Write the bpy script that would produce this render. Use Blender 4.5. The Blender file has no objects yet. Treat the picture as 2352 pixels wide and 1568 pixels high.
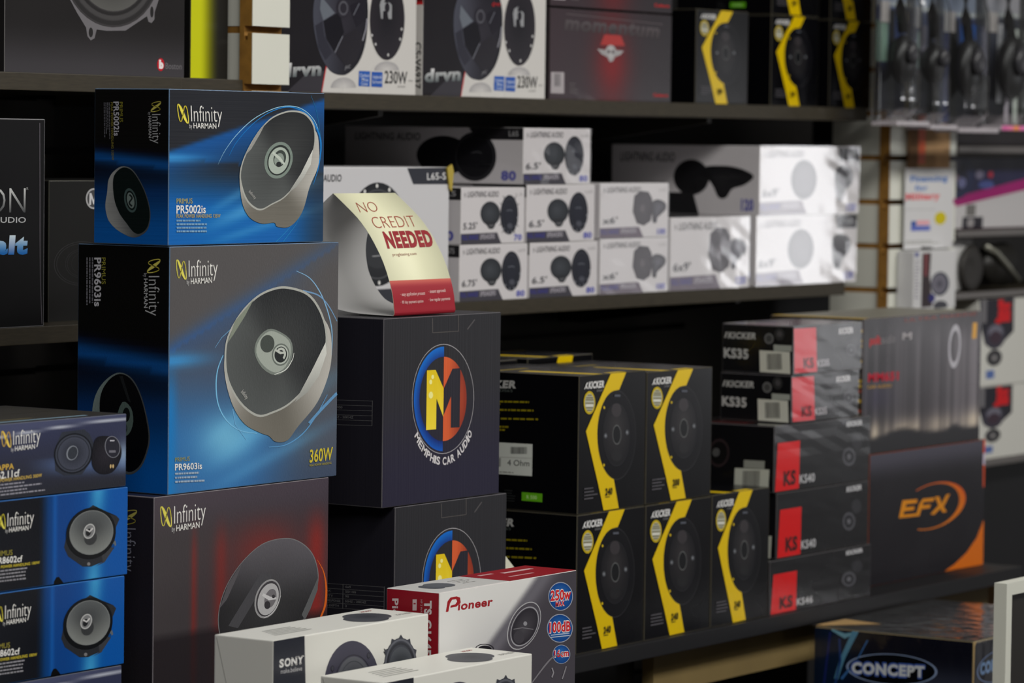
import bpy, bmesh, math, random
from math import sin, cos, pi, radians, sqrt, atan2
from mathutils import Vector, Matrix
random.seed(7)
scene = bpy.context.scene
col = scene.collection
EYE = 1.45                                    # eye height above the shop floor

# ------------------------------------------------------------------ camera
cam_data = bpy.data.cameras.new('camera'); cam = bpy.data.objects.new('camera', cam_data)
col.objects.link(cam); scene.camera = cam
YAW, PIT, ROL = radians(33.55), radians(-3.14), radians(0.745)
fw = Vector((cos(YAW)*cos(PIT), sin(YAW)*cos(PIT), sin(PIT)))
rt = fw.cross(Vector((0, 0, 1))).normalized(); up = rt.cross(fw)
rt, up = cos(ROL)*rt + sin(ROL)*up, -sin(ROL)*rt + cos(ROL)*up
cam.matrix_world = Matrix(((rt.x, up.x, -fw.x, 0), (rt.y, up.y, -fw.y, 0), (rt.z, up.z, -fw.z, EYE), (0, 0, 0, 1)))
cam_data.sensor_width = 36.0; cam_data.lens = 36.0*8500/2352
cam_data.clip_start = 0.05; cam_data.clip_end = 60
cam_data.dof.use_dof = True; cam_data.dof.focus_distance = 4.3; cam_data.dof.aperture_fstop = 6.8

# ------------------------------------------------------------------ light
vs = scene.view_settings
vs.view_transform = 'Standard'; vs.look = 'None'; vs.gamma = 1.0; vs.use_curve_mapping = False
vs.exposure = 0.0
world = bpy.data.worlds.new('shop_air'); scene.world = world; world.use_nodes = True
bg = world.node_tree.nodes['Background']; bg.inputs['Color'].default_value = (1.0, 0.97, 0.95, 1); bg.inputs['Strength'].default_value = 0.07

def area(name, loc, direction, sx, sy, watts, color):
    d = bpy.data.lights.new(name, 'AREA'); d.shape = 'RECTANGLE'; d.size = sx; d.size_y = sy; d.energy = watts; d.color = color
    o = bpy.data.objects.new(name, d); col.objects.link(o); o.location = loc
    o.rotation_euler = Vector(direction).to_track_quat('-Z', 'Y').to_euler()
    return o
# daylight through the glass door at the far end of the aisle, two rows of ceiling tubes over the aisle
area('glass_door_daylight', (12.0, -0.83, 1.17), (-1, 0.2, 0), 0.40, 0.68, 7.5, (0.97, 0.97, 1.0))
area('glass_low_pane_daylight', (12.0, -1.42, 0.66), (-1, 0.2, 0), 0.72, 0.34, 2.0, (0.97, 0.97, 1.0))
area('glass_pane_daylight', (12.0, -1.42, 1.17), (-1, 0.2, 0), 0.72, 0.66, 1.9, (0.97, 0.97, 1.0))
area('ceiling_tubes', (4.3, 0.7, 2.95), (0, 0.25, -1), 5.0, 0.5, 110, (1.0, 0.97, 0.92))
area('ceiling_tubes', (0.6, 0.4, 2.95), (0.2, 0.3, -1), 2.4, 0.5, 50, (1.0, 0.97, 0.92))

# ------------------------------------------------------------------ materials
KX = 0.95                                    # print reproduction: paper white
def lin(v):
    v = max(0.0, min(255.0, v))/255.0
    return v/12.92 if v <= 0.04045 else ((v+0.055)/1.055)**2.4
def C(rgb, k=None):
    k = KX if k is None else k
    return tuple(min(0.92, max(0.0015, lin(v)-0.0045)/k) for v in rgb)
MATS = {}
def nd(m, t, **kw):
    n = m.node_tree.nodes.new(t)
    for k, v in kw.items(): setattr(n, k, v)
    return n
def finish(name, rough=0.4, spec=0.4, coat=0.0, bump=None, wear=0.0):
    """coated printed board: ink colour comes from the mesh, the surface relief is procedural"""
    if name in MATS: return MATS[name]
    m = bpy.data.materials.new(name); m.use_nodes = True; MATS[name] = m
    nt = m.node_tree; p = nt.nodes['Principled BSDF']; L = nt.links.new
    at = nd(m, 'ShaderNodeAttribute', attribute_name='Col'); L(at.outputs['Color'], p.inputs['Base Color'])
    p.inputs['Roughness'].default_value = rough; p.inputs['Specular IOR Level'].default_value = spec
    p.inputs['Coat Weight'].default_value = coat; p.inputs['Coat Roughness'].default_value = 0.12
    tc = nd(m, 'ShaderNodeTexCoord')
    if bump:
        kind, dist, strg = bump
        mp = nd(m, 'ShaderNodeMapping'); L(tc.outputs['Object'], mp.inputs['Vector'])
        if kind == 'hrib': mp.inputs['Scale'].default_value = (6, 6, 300)
        elif kind == 'vrib': mp.inputs['Scale'].default_value = (330, 330, 4)
        elif kind == 'linen': mp.inputs['Scale'].default_value = (900, 900, 260)
        else: mp.inputs['Scale'].default_value = (14, 14, 14)
        n = nd(m, 'ShaderNodeTexNoise'); L(mp.outputs[0], n.inputs['Vector'])
        n.inputs['Scale'].default_value = 1.0; n.inputs['Detail'].default_value = 2.0
        b = nd(m, 'ShaderNodeBump'); b.inputs['Distance'].default_value = dist; b.inputs['Strength'].default_value = strg
        L(n.outputs['Fac'], b.inputs['Height']); L(b.outputs[0], p.inputs['Normal']); L(b.outputs[0], p.inputs['Coat Normal'])
    # faint uneven gloss from handling
    n2 = nd(m, 'ShaderNodeTexNoise'); n2.inputs['Scale'].default_value = 9; L(tc.outputs['Object'], n2.inputs['Vector'])
    mr = nd(m, 'ShaderNodeMapRange'); mr.inputs['To Min'].default_value = max(0.03, rough-0.07); mr.inputs['To Max'].default_value = rough+0.07
    L(n2.outputs['Fac'], mr.inputs['Value']); L(mr.outputs[0], p.inputs['Roughness'])
    return m
def plain(name, rgb, rough=0.5, metal=0.0, spec=0.4, noise=0.0, nscale=8, stretch=None, k=1.0):
    if name in MATS: return MATS[name]
    m = bpy.data.materials.new(name); m.use_nodes = True; MATS[name] = m
    nt = m.node_tree; p = nt.nodes['Principled BSDF']; L = nt.links.new
    c = C(rgb, k)
    p.inputs['Roughness'].default_value = rough; p.inputs['Metallic'].default_value = metal; p.inputs['Specular IOR Level'].default_value = spec
    tc = nd(m, 'ShaderNodeTexCoord'); mp = nd(m, 'ShaderNodeMapping'); L(tc.outputs['Object'], mp.inputs['Vector'])
    if stretch: mp.inputs['Scale'].default_value = stretch
    n = nd(m, 'ShaderNodeTexNoise'); n.inputs['Scale'].default_value = nscale; n.inputs['Detail'].default_value = 4; L(mp.outputs[0], n.inputs['Vector'])
    r = nd(m, 'ShaderNodeValToRGB'); L(n.outputs['Fac'], r.inputs['Fac'])
    r.color_ramp.elements[0].position = 0.3; r.color_ramp.elements[1].position = 0.7
    r.color_ramp.elements[0].color = tuple(v*(1-noise) for v in c)+(1,); r.color_ramp.elements[1].color = tuple(min(.95, v*(1+noise)) for v in c)+(1,)
    L(r.outputs[0], p.inputs['Base Color'])
    return m
def film(name, bumpy=0.5, tint=(1, 1, 1), gloss=1.0, scale=16, rough=0.07):
    if name in MATS: return MATS[name]
    m = bpy.data.materials.new(name); m.use_nodes = True; MATS[name] = m
    nt = m.node_tree; L = nt.links.new; nt.nodes.remove(nt.nodes['Principled BSDF']); out = nt.nodes['Material Output']
    tr = nd(m, 'ShaderNodeBsdfTransparent'); tr.inputs['Color'].default_value = tint+(1,)
    gl = nd(m, 'ShaderNodeBsdfGlossy'); gl.inputs['Roughness'].default_value = rough
    lw = nd(m, 'ShaderNodeLayerWeight'); lw.inputs['Blend'].default_value = 0.5      # same mirror share from both sides of the film
    p5 = nd(m, 'ShaderNodeMath', operation='POWER'); p5.inputs[1].default_value = 5.0; L(lw.outputs['Facing'], p5.inputs[0])
    mu = nd(m, 'ShaderNodeMath', operation='MULTIPLY_ADD'); mu.inputs[1].default_value = 0.95*gloss; mu.inputs[2].default_value = 0.045*gloss; L(p5.outputs[0], mu.inputs[0])
    mx = nd(m, 'ShaderNodeMixShader'); L(mu.outputs[0], mx.inputs[0]); L(tr.outputs[0], mx.inputs[1]); L(gl.outputs[0], mx.inputs[2]); L(mx.outputs[0], out.inputs['Surface'])
    tc = nd(m, 'ShaderNodeTexCoord'); mp = nd(m, 'ShaderNodeMapping'); mp.inputs['Scale'].default_value = (1.6, 1, 0.5); L(tc.outputs['Object'], mp.inputs['Vector'])
    n = nd(m, 'ShaderNodeTexNoise'); n.inputs['Scale'].default_value = scale; n.inputs['Detail'].default_value = 1.5; L(mp.outputs[0], n.inputs['Vector'])
    b = nd(m, 'ShaderNodeBump'); b.inputs['Strength'].default_value = bumpy; b.inputs['Distance'].default_value = 0.002; L(n.outputs['Fac'], b.inputs['Height'])
    L(b.outputs[0], gl.inputs['Normal'])
    return m
CARD = finish('coated_card', 0.42, 0.25)
GLOSS = finish('gloss_card', 0.26, 0.28, 0.0)
HRIB = finish('corrugated_gloss_card', 0.34, 0.45, 0.0, ('hrib', 0.0009, 0.35))
VRIB = finish('upright_corrugated_card', 0.42, 0.4, 0.0, ('vrib', 0.0006, 0.35))
LINEN = finish('linen_gloss_card', 0.36, 0.4, 0.0, ('linen', 0.0004, 0.5))
PAPER = finish('smooth_paper', 0.5, 0.3)
FILM = film('shrink_film', 0.10, scale=9, rough=0.05)

# ------------------------------------------------------------------ objects
def tag(o, label=None, cat=None, group=None, kind=None):
    if label: o['label'] = label
    if cat: o['category'] = cat
    if group: o['group'] = group
    if kind: o['kind'] = kind
    return o
def empty(name, loc, label=None, cat=None, group=None, rz=0.0):
    o = bpy.data.objects.new(name, None); o.empty_display_size = 0.05; col.objects.link(o); o.location = loc; o.rotation_euler = (0, 0, rz)
    return tag(o, label, cat, group)
def mesh_ob(name, verts, faces, mat, parent=None, cols=None, smooth=False):
    me = bpy.data.meshes.new(name); me.from_pydata(verts, [], faces); me.update()
    if cols is not None:
        a = me.color_attributes.new('Col', 'FLOAT_COLOR', 'POINT')
        a.data.foreach_set('color', [x for c in cols for x in (c[0], c[1], c[2], 1.0)])
    if smooth:
        me.polygons.foreach_set('use_smooth', [True]*len(me.polygons))
    me.materials.append(mat)
    o = bpy.data.objects.new(name, me); col.objects.link(o)
    if parent: o.parent = parent
    return o
class MB:
    """collects solid shapes into one mesh"""
    def __init__(s): s.bm = bmesh.new()
    def box(s, x0, x1, y0, y1, z0, z1, bev=0.0):
        b = bmesh.new(); bmesh.ops.create_cube(b, size=1.0)
        for v in b.verts: v.co = Vector((x0+(v.co.x+.5)*(x1-x0), y0+(v.co.y+.5)*(y1-y0), z0+(v.co.z+.5)*(z1-z0)))
        if bev: bmesh.ops.bevel(b, geom=b.edges[:], offset=bev, segments=2, affect='EDGES', profile=0.7)
        s._add(b); return s
    def prism(s, pts, axis, a0, a1):
        """polygon in a plane extruded along an axis ('x','y','z')"""
        b = bmesh.new()
        def P(p, a): return {'x': (a, p[0], p[1]), 'y': (p[0], a, p[1]), 'z': (p[0], p[1], a)}[axis]
        v0 = [b.verts.new(P(p, a0)) for p in pts]; v1 = [b.verts.new(P(p, a1)) for p in pts]
        b.faces.new(v0); b.faces.new(v1[::-1]); n = len(pts)
        for i in range(n): b.faces.new((v0[i], v1[i], v1[(i+1) % n], v0[(i+1) % n]))
        bmesh.ops.recalc_face_normals(b, faces=b.faces[:]); s._add(b); return s
    def tube(s, pts, r, n=8):
        b = bmesh.new(); rings = []
        for i, p in enumerate(pts):
            p = Vector(p); d = (Vector(pts[min(i+1, len(pts)-1)])-Vector(pts[max(i-1, 0)])).normalized()
            q = d.to_track_quat('Z', 'Y')
            rings.append([b.verts.new(p+q @ Vector((r*cos(2*pi*k/n), r*sin(2*pi*k/n), 0))) for k in range(n)])
        for i in range(len(rings)-1):
            for k in range(n): b.faces.new((rings[i][k], rings[i][(k+1) % n], rings[i+1][(k+1) % n], rings[i+1][k]))
        b.faces.new(rings[0][::-1]); b.faces.new(rings[-1]); s._add(b); return s
    def lathe(s, prof, org, ax, n=32, sx=1.0):
        """profile of (radius, height) turned about axis ax through org"""
        b = bmesh.new(); q = Vector(ax).normalized().to_track_quat('Z', 'Y'); rings = []
        for r, h in prof: rings.append([b.verts.new(Vector(org)+q @ Vector((sx*r*cos(2*pi*k/n), r*sin(2*pi*k/n), h))) for k in range(n)])
        for i in range(len(rings)-1):
            for k in range(n): b.faces.new((rings[i][k], rings[i][(k+1) % n], rings[i+1][(k+1) % n], rings[i+1][k]))
        b.faces.new(rings[0][::-1]); b.faces.new(rings[-1])
        bmesh.ops.recalc_face_normals(b, faces=b.faces[:]); s._add(b); return s
    def _add(s, b):
        me = bpy.data.meshes.new('t'); b.to_mesh(me); b.free(); s.bm.from_mesh(me); bpy.data.meshes.remove(me)
    def build(s, name, mat, parent=None, rgb=None, smooth=False):
        me = bpy.data.meshes.new(name); s.bm.to_mesh(me); s.bm.free()
        if rgb is not None:
            a = me.color_attributes.new('Col', 'FLOAT_COLOR', 'POINT'); c = C(rgb)
            a.data.foreach_set('color', [x for _ in me.vertices for x in (c[0], c[1], c[2], 1.0)])
        if smooth: me.polygons.foreach_set('use_smooth', [True]*len(me.polygons))
        me.materials.append(mat); o = bpy.data.objects.new(name, me); col.objects.link(o)
        if parent: o.parent = parent
        return o

# ------------------------------------------------------------------ lettering
GL = {}
def glyphs(s, off=0.0):
    key = (s, round(off, 3))
    if key not in GL:
        cu = bpy.data.curves.new('t', 'FONT'); cu.body = s; cu.size = 1; cu.offset = off; cu.resolution_u = 3; cu.space_character = 1+max(0.0, off)*2.2; cu.fill_mode = 'FRONT'
        o = bpy.data.objects.new('t', cu); me = bpy.data.meshes.new_from_object(o)
        vs_ = [(v.co.x, v.co.y) for v in me.vertices]; fs = [tuple(p.vertices) for p in me.polygons]
        bpy.data.objects.remove(o); bpy.data.curves.remove(cu); bpy.data.meshes.remove(me)
        GL[key] = (vs_, fs)
    return GL[key]
_h = glyphs('H')[0]; CAP = max(v[1] for v in _h)
def quad(w, h, TL, TR, BR, BL):
    """rectifies positions measured on a picture of a printed face onto the face itself (metres)"""
    # homography picture -> unit square (u right, v down)
    import numpy as np
    A, b = [], []
    for (x, y), (u, v) in zip((TL, TR, BR, BL), ((0, h), (w, h), (w, 0), (0, 0))):
        A.append([x, y, 1, 0, 0, 0, -u*x, -u*y]); b.append(u)
        A.append([0, 0, 0, x, y, 1, -v*x, -v*y]); b.append(v)
    H = np.linalg.solve(np.array(A, float), np.array(b, float))
    def m(x, y):
        q = H[6]*x+H[7]*y+1
        return ((H[0]*x+H[1]*y+H[2])/q, (H[3]*x+H[4]*y+H[5])/q)
    return m
def lerp(a, b, t):
    t = max(0.0, min(1.0, t)); return tuple(a[i]+(b[i]-a[i])*t for i in range(3))
def sm(a, b, x):
    t = max(0.0, min(1.0, (x-a)/(b-a))); return t*t*(3-2*t)
class Face:
    """one face of a carton: (u, v, raise) -> point; printing stops at the folds"""
    def __init__(s, f, a, b): s.f, s.a, s.b = f, a-.0004, b-.0004
    def __call__(s, u, v, e): return s.f(max(.0004, min(s.a, u)), max(.0004, min(s.b, v)), e)
def onfront(w, d, h): return Face(lambda u, v, e: (u, -e, v), w, h)
def onside(w, d, h): return Face(lambda u, v, e: (-e, d-u, v), d, h)
def ontop(w, d, h): return Face(lambda u, v, e: (u, v, h+e), w, d)
class Ink:
    """flat printed artwork on one face; m maps drawing positions to the face"""
    EPS = 0.00005
    def __init__(s, place, m=None, layer=1):
        s.pl = place; s.m = m or (lambda x, y: (x, y)); s.V = []; s.F = []; s.K = []; s.ly = layer
    def _v(s, uv, c): s.V.append(s.pl(uv[0], uv[1], s.ly*s.EPS)); s.K.append(C(c)); return len(s.V)-1
    def poly(s, pts, c):
        f = c if callable(c) else (lambda p: c)
        s.F.append([s._v(s.m(*p), f(p)) for p in pts]); s.ly += 1; return s
    def fan(s, pts, ctr, cc, ce):
        f = ce if callable(ce) else (lambda p: ce)
        i0 = s._v(s.m(*ctr), cc); ids = [s._v(s.m(*p), f(p)) for p in pts]; n = len(ids)
        for i in range(n): s.F.append([i0, ids[i], ids[(i+1) % n]])
        s.ly += 1; return s
    def epts(s, cx, cy, rx, ry, rot=0, a0=0, a1=360, n=40):
        r = radians(rot); out = []
        full = abs(a1-a0) >= 360
        for i in range(n if full else n+1):
            a = radians(a0+(a1-a0)*i/n); x = rx*cos(a); y = ry*sin(a)
            out.append((cx+x*cos(r)-y*sin(r), cy+x*sin(r)+y*cos(r)))
        return out
    def ell(s, cx, cy, rx, ry, c, rot=0, n=36): return s.poly(s.epts(cx, cy, rx, ry, rot, n=n), c)
    def ring(s, cx, cy, rx, ry, t, c, rot=0, a0=0, a1=360, n=48, cin=None):
        """elliptical band: outer radii rx, ry, inner radii scaled by t (or a pair)"""
        t = t if isinstance(t, tuple) else (t, t)
        f = c if callable(c) else (lambda p: c); g = f if cin is None else (cin if callable(cin) else (lambda p: cin))
        A = s.epts(cx, cy, rx, ry, rot, a0, a1, n); B = s.epts(cx, cy, rx*t[0], ry*t[1], rot, a0, a1, n)
        ia = [s._v(s.m(*p), f(p)) for p in A]; ib = [s._v(s.m(*p), g(p)) for p in B]; k = len(ia)
        for i in range(k if abs(a1-a0) >= 360 else k-1): s.F.append([ia[i], ia[(i+1) % k], ib[(i+1) % k], ib[i]])
        s.ly += 1; return s
    def line(s, pts, wd, c, c2=None):
        """stroke of width wd (drawing units); three or more bends are drawn as one smooth curve"""
        if 3 < len(pts) < 20:
            w0 = wd if isinstance(wd, (list, tuple)) else [wd]*len(pts); P, Wd = [], []
            for i in range(len(pts)-1):
                p0, p1, p2, p3 = pts[max(0, i-1)], pts[i], pts[i+1], pts[min(len(pts)-1, i+2)]
                for q in range(6):
                    t = q/6; a = -.5*t+t*t-.5*t**3; b = 1-2.5*t*t+1.5*t**3; e = .5*t+2*t*t-1.5*t**3; g = -.5*t*t+.5*t**3
                    P.append((a*p0[0]+b*p1[0]+e*p2[0]+g*p3[0], a*p0[1]+b*p1[1]+e*p2[1]+g*p3[1])); Wd.append(w0[i]+(w0[i+1]-w0[i])*t)
            pts, wd = P+[pts[-1]], Wd+[w0[-1]]
        n = len(pts); L, R = [], []
        for i, p in enumerate(pts):
            a = pts[max(0, i-1)]; b = pts[min(n-1, i+1)]; dx, dy = b[0]-a[0], b[1]-a[1]; l = sqrt(dx*dx+dy*dy) or 1
            w_ = wd[i] if isinstance(wd, (list, tuple)) else wd
            cc = c if c2 is None else lerp(c, c2, i/(n-1)); nx, ny = -dy/l*w_/2, dx/l*w_/2
            L.append(s._v(s.m(p[0]+nx, p[1]+ny), cc)); R.append(s._v(s.m(p[0]-nx, p[1]-ny), cc))
        for i in range(n-1): s.F.append([L[i], L[i+1], R[i+1], R[i]])
        s.ly += 1; return s
    def rect(s, x0, y0, x1, y1, c): return s.poly([(x0, y0), (x1, y0), (x1, y1), (x0, y1)], c)
    def grid(s, f, nx, ny, w, h, inset=0.0008):
        """picture f(s,t) over the whole face, s to the right, t upwards, 0..1"""
        base = len(s.V)
        for j in range(ny+1):
            for i in range(nx+1):
                a, b = i/nx, j/ny
                s._v((inset+a*(w-2*inset), inset+b*(h-2*inset)), f(a, b))
        for j in range(ny):
            for i in range(nx):
                q = base+j*(nx+1)+i; s.F.append([q, q+1, q+nx+2, q+nx+1])
        s.ly += 1; return s
    def text(s, body, o, r, u, c, bold=0.0, shear=0.0, c2=None, flat=True):
        """body from baseline start o to baseline end r, cap height towards u"""
        vs_, fs = glyphs(body, bold)
        if not vs_: return s
        O, R, U = s.m(*o), s.m(*r), s.m(*u)
        x0 = min(v[0] for v in vs_); x1 = max(v[0] for v in vs_); b = len(s.V)
        for x, y in vs_:
            k = y/CAP; t = (x-x0)/(x1-x0)+shear*k*abs((U[1]-O[1]) or 1)/(sqrt((R[0]-O[0])**2+(R[1]-O[1])**2) or 1)
            cc = c if c2 is None else lerp(c, c2, k)
            s._v((O[0]+(R[0]-O[0])*t+(U[0]-O[0])*k, O[1]+(R[1]-O[1])*t+(U[1]-O[1])*k), cc)
        for f in fs: s.F.append([b+i for i in f])
        s.ly += 1; return s
    def build(s, name, parent, mat=None):
        # faces look outwards
        o = mesh_ob(name, s.V, s.F, mat or CARD, parent, s.K); s.V, s.F, s.K = [], [], []; return o
def micro(k, x0, y0, x1, y1, rows, c, dy, hgt, vert=False, seed=1):
    """rows of very small print, too small to read, as short dashes"""
    rr = random.Random(seed)
    for j in range(rows):
        L = rr.uniform(.55, 1.0); t = 0.0
        while t < L:
            w = rr.uniform(.03, .09); e = min(L, t+w)
            if vert: k.rect(x0+j*dy, y0+(y1-y0)*t, x0+j*dy+hgt, y0+(y1-y0)*e, c)
            else:
                ya = y0+j*dy+(y1-y0)*t; yb = y0+j*dy+(y1-y0)*e
                k.poly([(x0+(x1-x0)*t, ya), (x0+(x1-x0)*e, yb), (x0+(x1-x0)*e, yb+hgt), (x0+(x1-x0)*t, ya+hgt)], c)
            k.ly -= 1; t = e+rr.uniform(.008, .02)
    k.ly += 1
def barcode(k, x0, y0, x1, y1, c=(40, 40, 40), n=22, seed=3):
    rr = random.Random(seed); x = x0; w = (x1-x0)/n
    while x < x1-w*.5:
        b = w*rr.choice((.35, .5, .8)); k.rect(x, y0, min(x1, x+b), y1, c); k.ly -= 1; x += b+w*rr.choice((.3, .5))
    k.ly += 1
def carton(name, label, X, Y, Z, base, finish_mat=None, group=None, cat='box', bev=0.0014, edge=None, rz=0.0):
    """closed carton between X, Y, Z (ranges, Z measured from eye level); returns root, (w, d, h)"""
    w, d, h = X[1]-X[0], Y[1]-Y[0], Z[1]-Z[0]
    root = empty(name, (X[0], Y[0], Z[0]+EYE), label, cat, group, rz)
    mb = MB(); b = bmesh.new(); bmesh.ops.create_cube(b, size=1.0)
    for v in b.verts: v.co = Vector(((v.co.x+.5)*w, (v.co.y+.5)*d, (v.co.z+.5)*h))
    bmesh.ops.bevel(b, geom=b.edges[:], offset=bev, segments=2, affect='EDGES', profile=0.6)
    mb._add(b)
    body = mb.build('carton', finish_mat or CARD, root, base)
    # worn board showing on the folds
    ed = C(edge or tuple(min(255, v+45) for v in base)); bs = C(base)
    a = body.data.color_attributes['Col']; big = set()
    for p in body.data.polygons:
        if p.area > 0.3*min(w*h, d*h, w*d): big.update(p.vertices)
    for i, v in enumerate(body.data.vertices):
        if i not in big: a.data[i].color = ed+(1,)
    return root, (w, d, h)
def flap_lines(root, dims, mat, c, frac=0.5):
    """closing seam of the lid flaps on top"""
    w, d, h = dims; k = Ink(ontop(w, d, h)); k.rect(.003, d*frac-.0005, w-.003, d*frac+.0005, c); k.build('flap_seam', root, mat)
def wrap(root, dims, mat=None, g=0.0026, name='shrink_wrap', nx=10):
    """clear film drawn tight around a carton"""
    w, d, h = dims; b = bmesh.new(); bmesh.ops.create_cube(b, size=1.0)
    bmesh.ops.subdivide_edges(b, edges=b.edges[:], cuts=7, use_grid_fill=True)
    rr = random.Random(int(w*1e5)+int(root.location.x*1e3))
    for v in b.verts:
        c = v.co; m_ = max(abs(c.x), abs(c.y), abs(c.z)); q = rr.uniform(-.00012, .00012)
        v.co = Vector((w/2+c.x*(w+2*g)+q, d/2+c.y*(d+2*g)+q, h/2+c.z*(h+1.2*g)+q*.3+.0005))
    me = bpy.data.meshes.new(name); b.to_mesh(me); b.free(); me.materials.append(mat or FILM)
    me.polygons.foreach_set('use_smooth', [False]*len(me.polygons))
    o = bpy.data.objects.new(name, me); col.objects.link(o); o.parent = root; return o

# ------------------------------------------------------------------ shared marks
WHITE = (226, 226, 222); YEL = (214, 196, 40)
def sub(k, o, r, u):
    """work inside a small frame on the drawing: o origin, r right end, u top"""
    m0 = k.m
    def m(a, b): return m0(o[0]+a*(r[0]-o[0])+b*(u[0]-o[0]), o[1]+a*(r[1]-o[1])+b*(u[1]-o[1]))
    k.m = m; return m0
def ribbon_mark(k, o, r, u, tone=WHITE, yel=YEL, small=None):
    m0 = sub(k, o, r, u)
    pts, wd = [], []
    for i in range(65):
        t = 2*pi*i/64
        pts.append((.122+.112*cos(t)-.02*sin(2*t), .63-.05*cos(t)+.385*sin(2*t))); wd.append(.016+.050*math.exp(-((t-1.5*pi)/.62)**2))
    k.line(pts, wd, yel, lerp(yel, (250, 244, 150), .5))
    k.text('Infinity', (.30, .297), (1.0, .297), (.30, 1.0), tone, -0.012)
    k.text('by', (.25, 0), (.315, 0), (.25, .2), lerp(tone, (90, 90, 100), .3))
    k.text('HARMAN', (.345, 0), (.86, 0), (.345, .235), small or tone, 0.006)
    k.m = m0
def glow(s, t, pts):
    """print colours spread from a few spots: pts = (s, t, radius, rgb, weight)"""
    c = [0, 0, 0]; W = 0
    for x, y, r, rgb, w in pts:
        q = w*math.exp(-((s-x)**2+(t-y)**2)/(r*r)); W += q
        for i in range(3): c[i] += q*rgb[i]
    return tuple(v/(W+1e-6) for v in c)
def smooth_closed(pts, n=5):
    """Catmull-Rom outline through measured points"""
    out = []; N = len(pts)
    for i in range(N):
        p0, p1, p2, p3 = (pts[(i+j-1) % N] for j in range(4))
        for q in range(n):
            t = q/n; a = -.5*t+t*t-.5*t**3; b = 1-2.5*t*t+1.5*t**3; c = .5*t+2*t*t-1.5*t**3; d = -.5*t*t+.5*t**3
            out.append((a*p0[0]+b*p1[0]+c*p2[0]+d*p3[0], a*p0[1]+b*p1[1]+c*p2[1]+d*p3[1]))
    return out
def shift(pts, ctr, f, dx=0, dy=0): return [(ctr[0]+(x-ctr[0])*f+dx, ctr[1]+(y-ctr[1])*f+dy) for x, y in pts]

# ------------------------------------------------------------------ the shop wall
BLACKW = plain('black_slatwall', (36, 34, 33), 0.55, noise=.15)
GREYW = plain('dim_slatwall', (120, 117, 110), 0.5, noise=.06)
WHITEL = plain('white_laminate', (214, 215, 205), 0.38, noise=.02, nscale=5, k=.9)
MDF = plain('raw_fibreboard', (150, 108, 48), 0.8, noise=.18, nscale=60)
SHELF = plain('dark_shelf_laminate', (58, 53, 43), 0.5, noise=.22, nscale=14, stretch=(3, 30, 30))
DECKM = plain('black_deck_laminate', (27, 27, 29), 0.5, noise=.12)
TAN = plain('tan_board', (116, 99, 62), 0.7, noise=.10, nscale=10)
STEEL = plain('dark_steel', (52, 50, 46), 0.4, .6, noise=.1)
FLOORM = plain('shop_floor', (74, 70, 66), 0.5, noise=.2, nscale=3)
PITCH = .0752
def zz(v): return v+EYE
def slat_profile(z0, z1, phase, yf, th, g=.0092):
    """section (y, z) of a grooved board, front at yf, thickness th, grooves centred at phase + k*PITCH"""
    pts = []; k0 = math.ceil((z0-phase+g)/PITCH); k = k0; pts.append((yf, z0))
    while phase+k*PITCH+.02 < z1:
        c = phase+k*PITCH
        pts += [(yf, c-g/2), (yf+th*.33, c-g/2), (yf+th*.33, c-g/2-.009), (yf+th*.62, c-g/2-.009), (yf+th*.62, c+g/2), (yf, c+g/2)]
        k += 1
    pts += [(yf, z1), (yf+th, z1), (yf+th, z0)]; return pts
def slat_faces(mb, a0, a1, z0, z1, phase, f0, axis, g=.0092):
    """laminate strips between the grooves"""
    zs = [z0]; k = math.ceil((z0-phase+g)/PITCH)
    while phase+k*PITCH+.02 < z1: zs += [phase+k*PITCH-g/2, phase+k*PITCH+g/2]; k += 1
    zs.append(z1)
    for i in range(0, len(zs)-1, 2):
        if axis == 'x': mb.box(a0, a1, f0-.0012, f0, zs[i], zs[i+1])
        else: mb.box(f0-.0012, f0, a0, a1, zs[i], zs[i+1])
def structure(o): o['kind'] = 'structure'; return o
mb = MB(); mb.prism(slat_profile(0, 2.9, zz(.05), 3.36, .03), 'x', 3.88, 5.62); structure(mb.build('wall_back', BLACKW))
mb = MB(); mb.prism(slat_profile(0, 2.9, zz(-.0275), 3.36, .03), 'x', 1.0, 3.88); structure(mb.build('wall_left', BLACKW))
mb = MB(); mb.box(1.0, 3.88, 3.345, 3.36, zz(-.066), zz(-.030), .001); structure(mb.build('trim_3', GREYW))
mb = MB(); mb.box(5.62, 9.0, 3.36, 3.39, 0, 2.9); structure(mb.build('wall_right', BLACKW))
mb = MB(); mb.box(-1.0, 12.5, -3.5, 3.36, -.03, 0); structure(mb.build('floor', FLOORM))
def post(name, x0, x1, y0, phase, dp=.115, lo=0.0):
    """post clad with grooved panels on its aisle face and on its left flank"""
    r = empty(name, (x0, y0, 0)); r['kind'] = 'structure'
    mb = MB(); mb.box(.0215, x1-x0-.003, .0215, dp, lo, 2.9); mb.build('post_core', GREYW, r)
    mb = MB(); mb.prism(slat_profile(lo, 2.9, zz(phase), .0013, .0195), 'x', 0, x1-x0); mb.build('panel_edge', MDF, r)
    mb = MB(); slat_faces(mb, .0004, x1-x0, lo, 2.9, zz(phase), .0012, 'x'); mb.build('slat_panel', WHITEL, r)
    mb = MB(); slat_faces(mb, .0215, dp, lo, 2.9, zz(phase), .0060, 'y'); mb.build('side_panel', WHITEL, r)
    mb = MB(); mb.box(.0060, .0215, .0215, dp, lo, 2.9); mb.build('side_core', MDF, r)
    return r
post('trim_1', 3.829, 3.909, 2.95, .137, lo=zz(-.6715))
post('trim_2', 5.606, 5.852, 2.95, -.0251)

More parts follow.
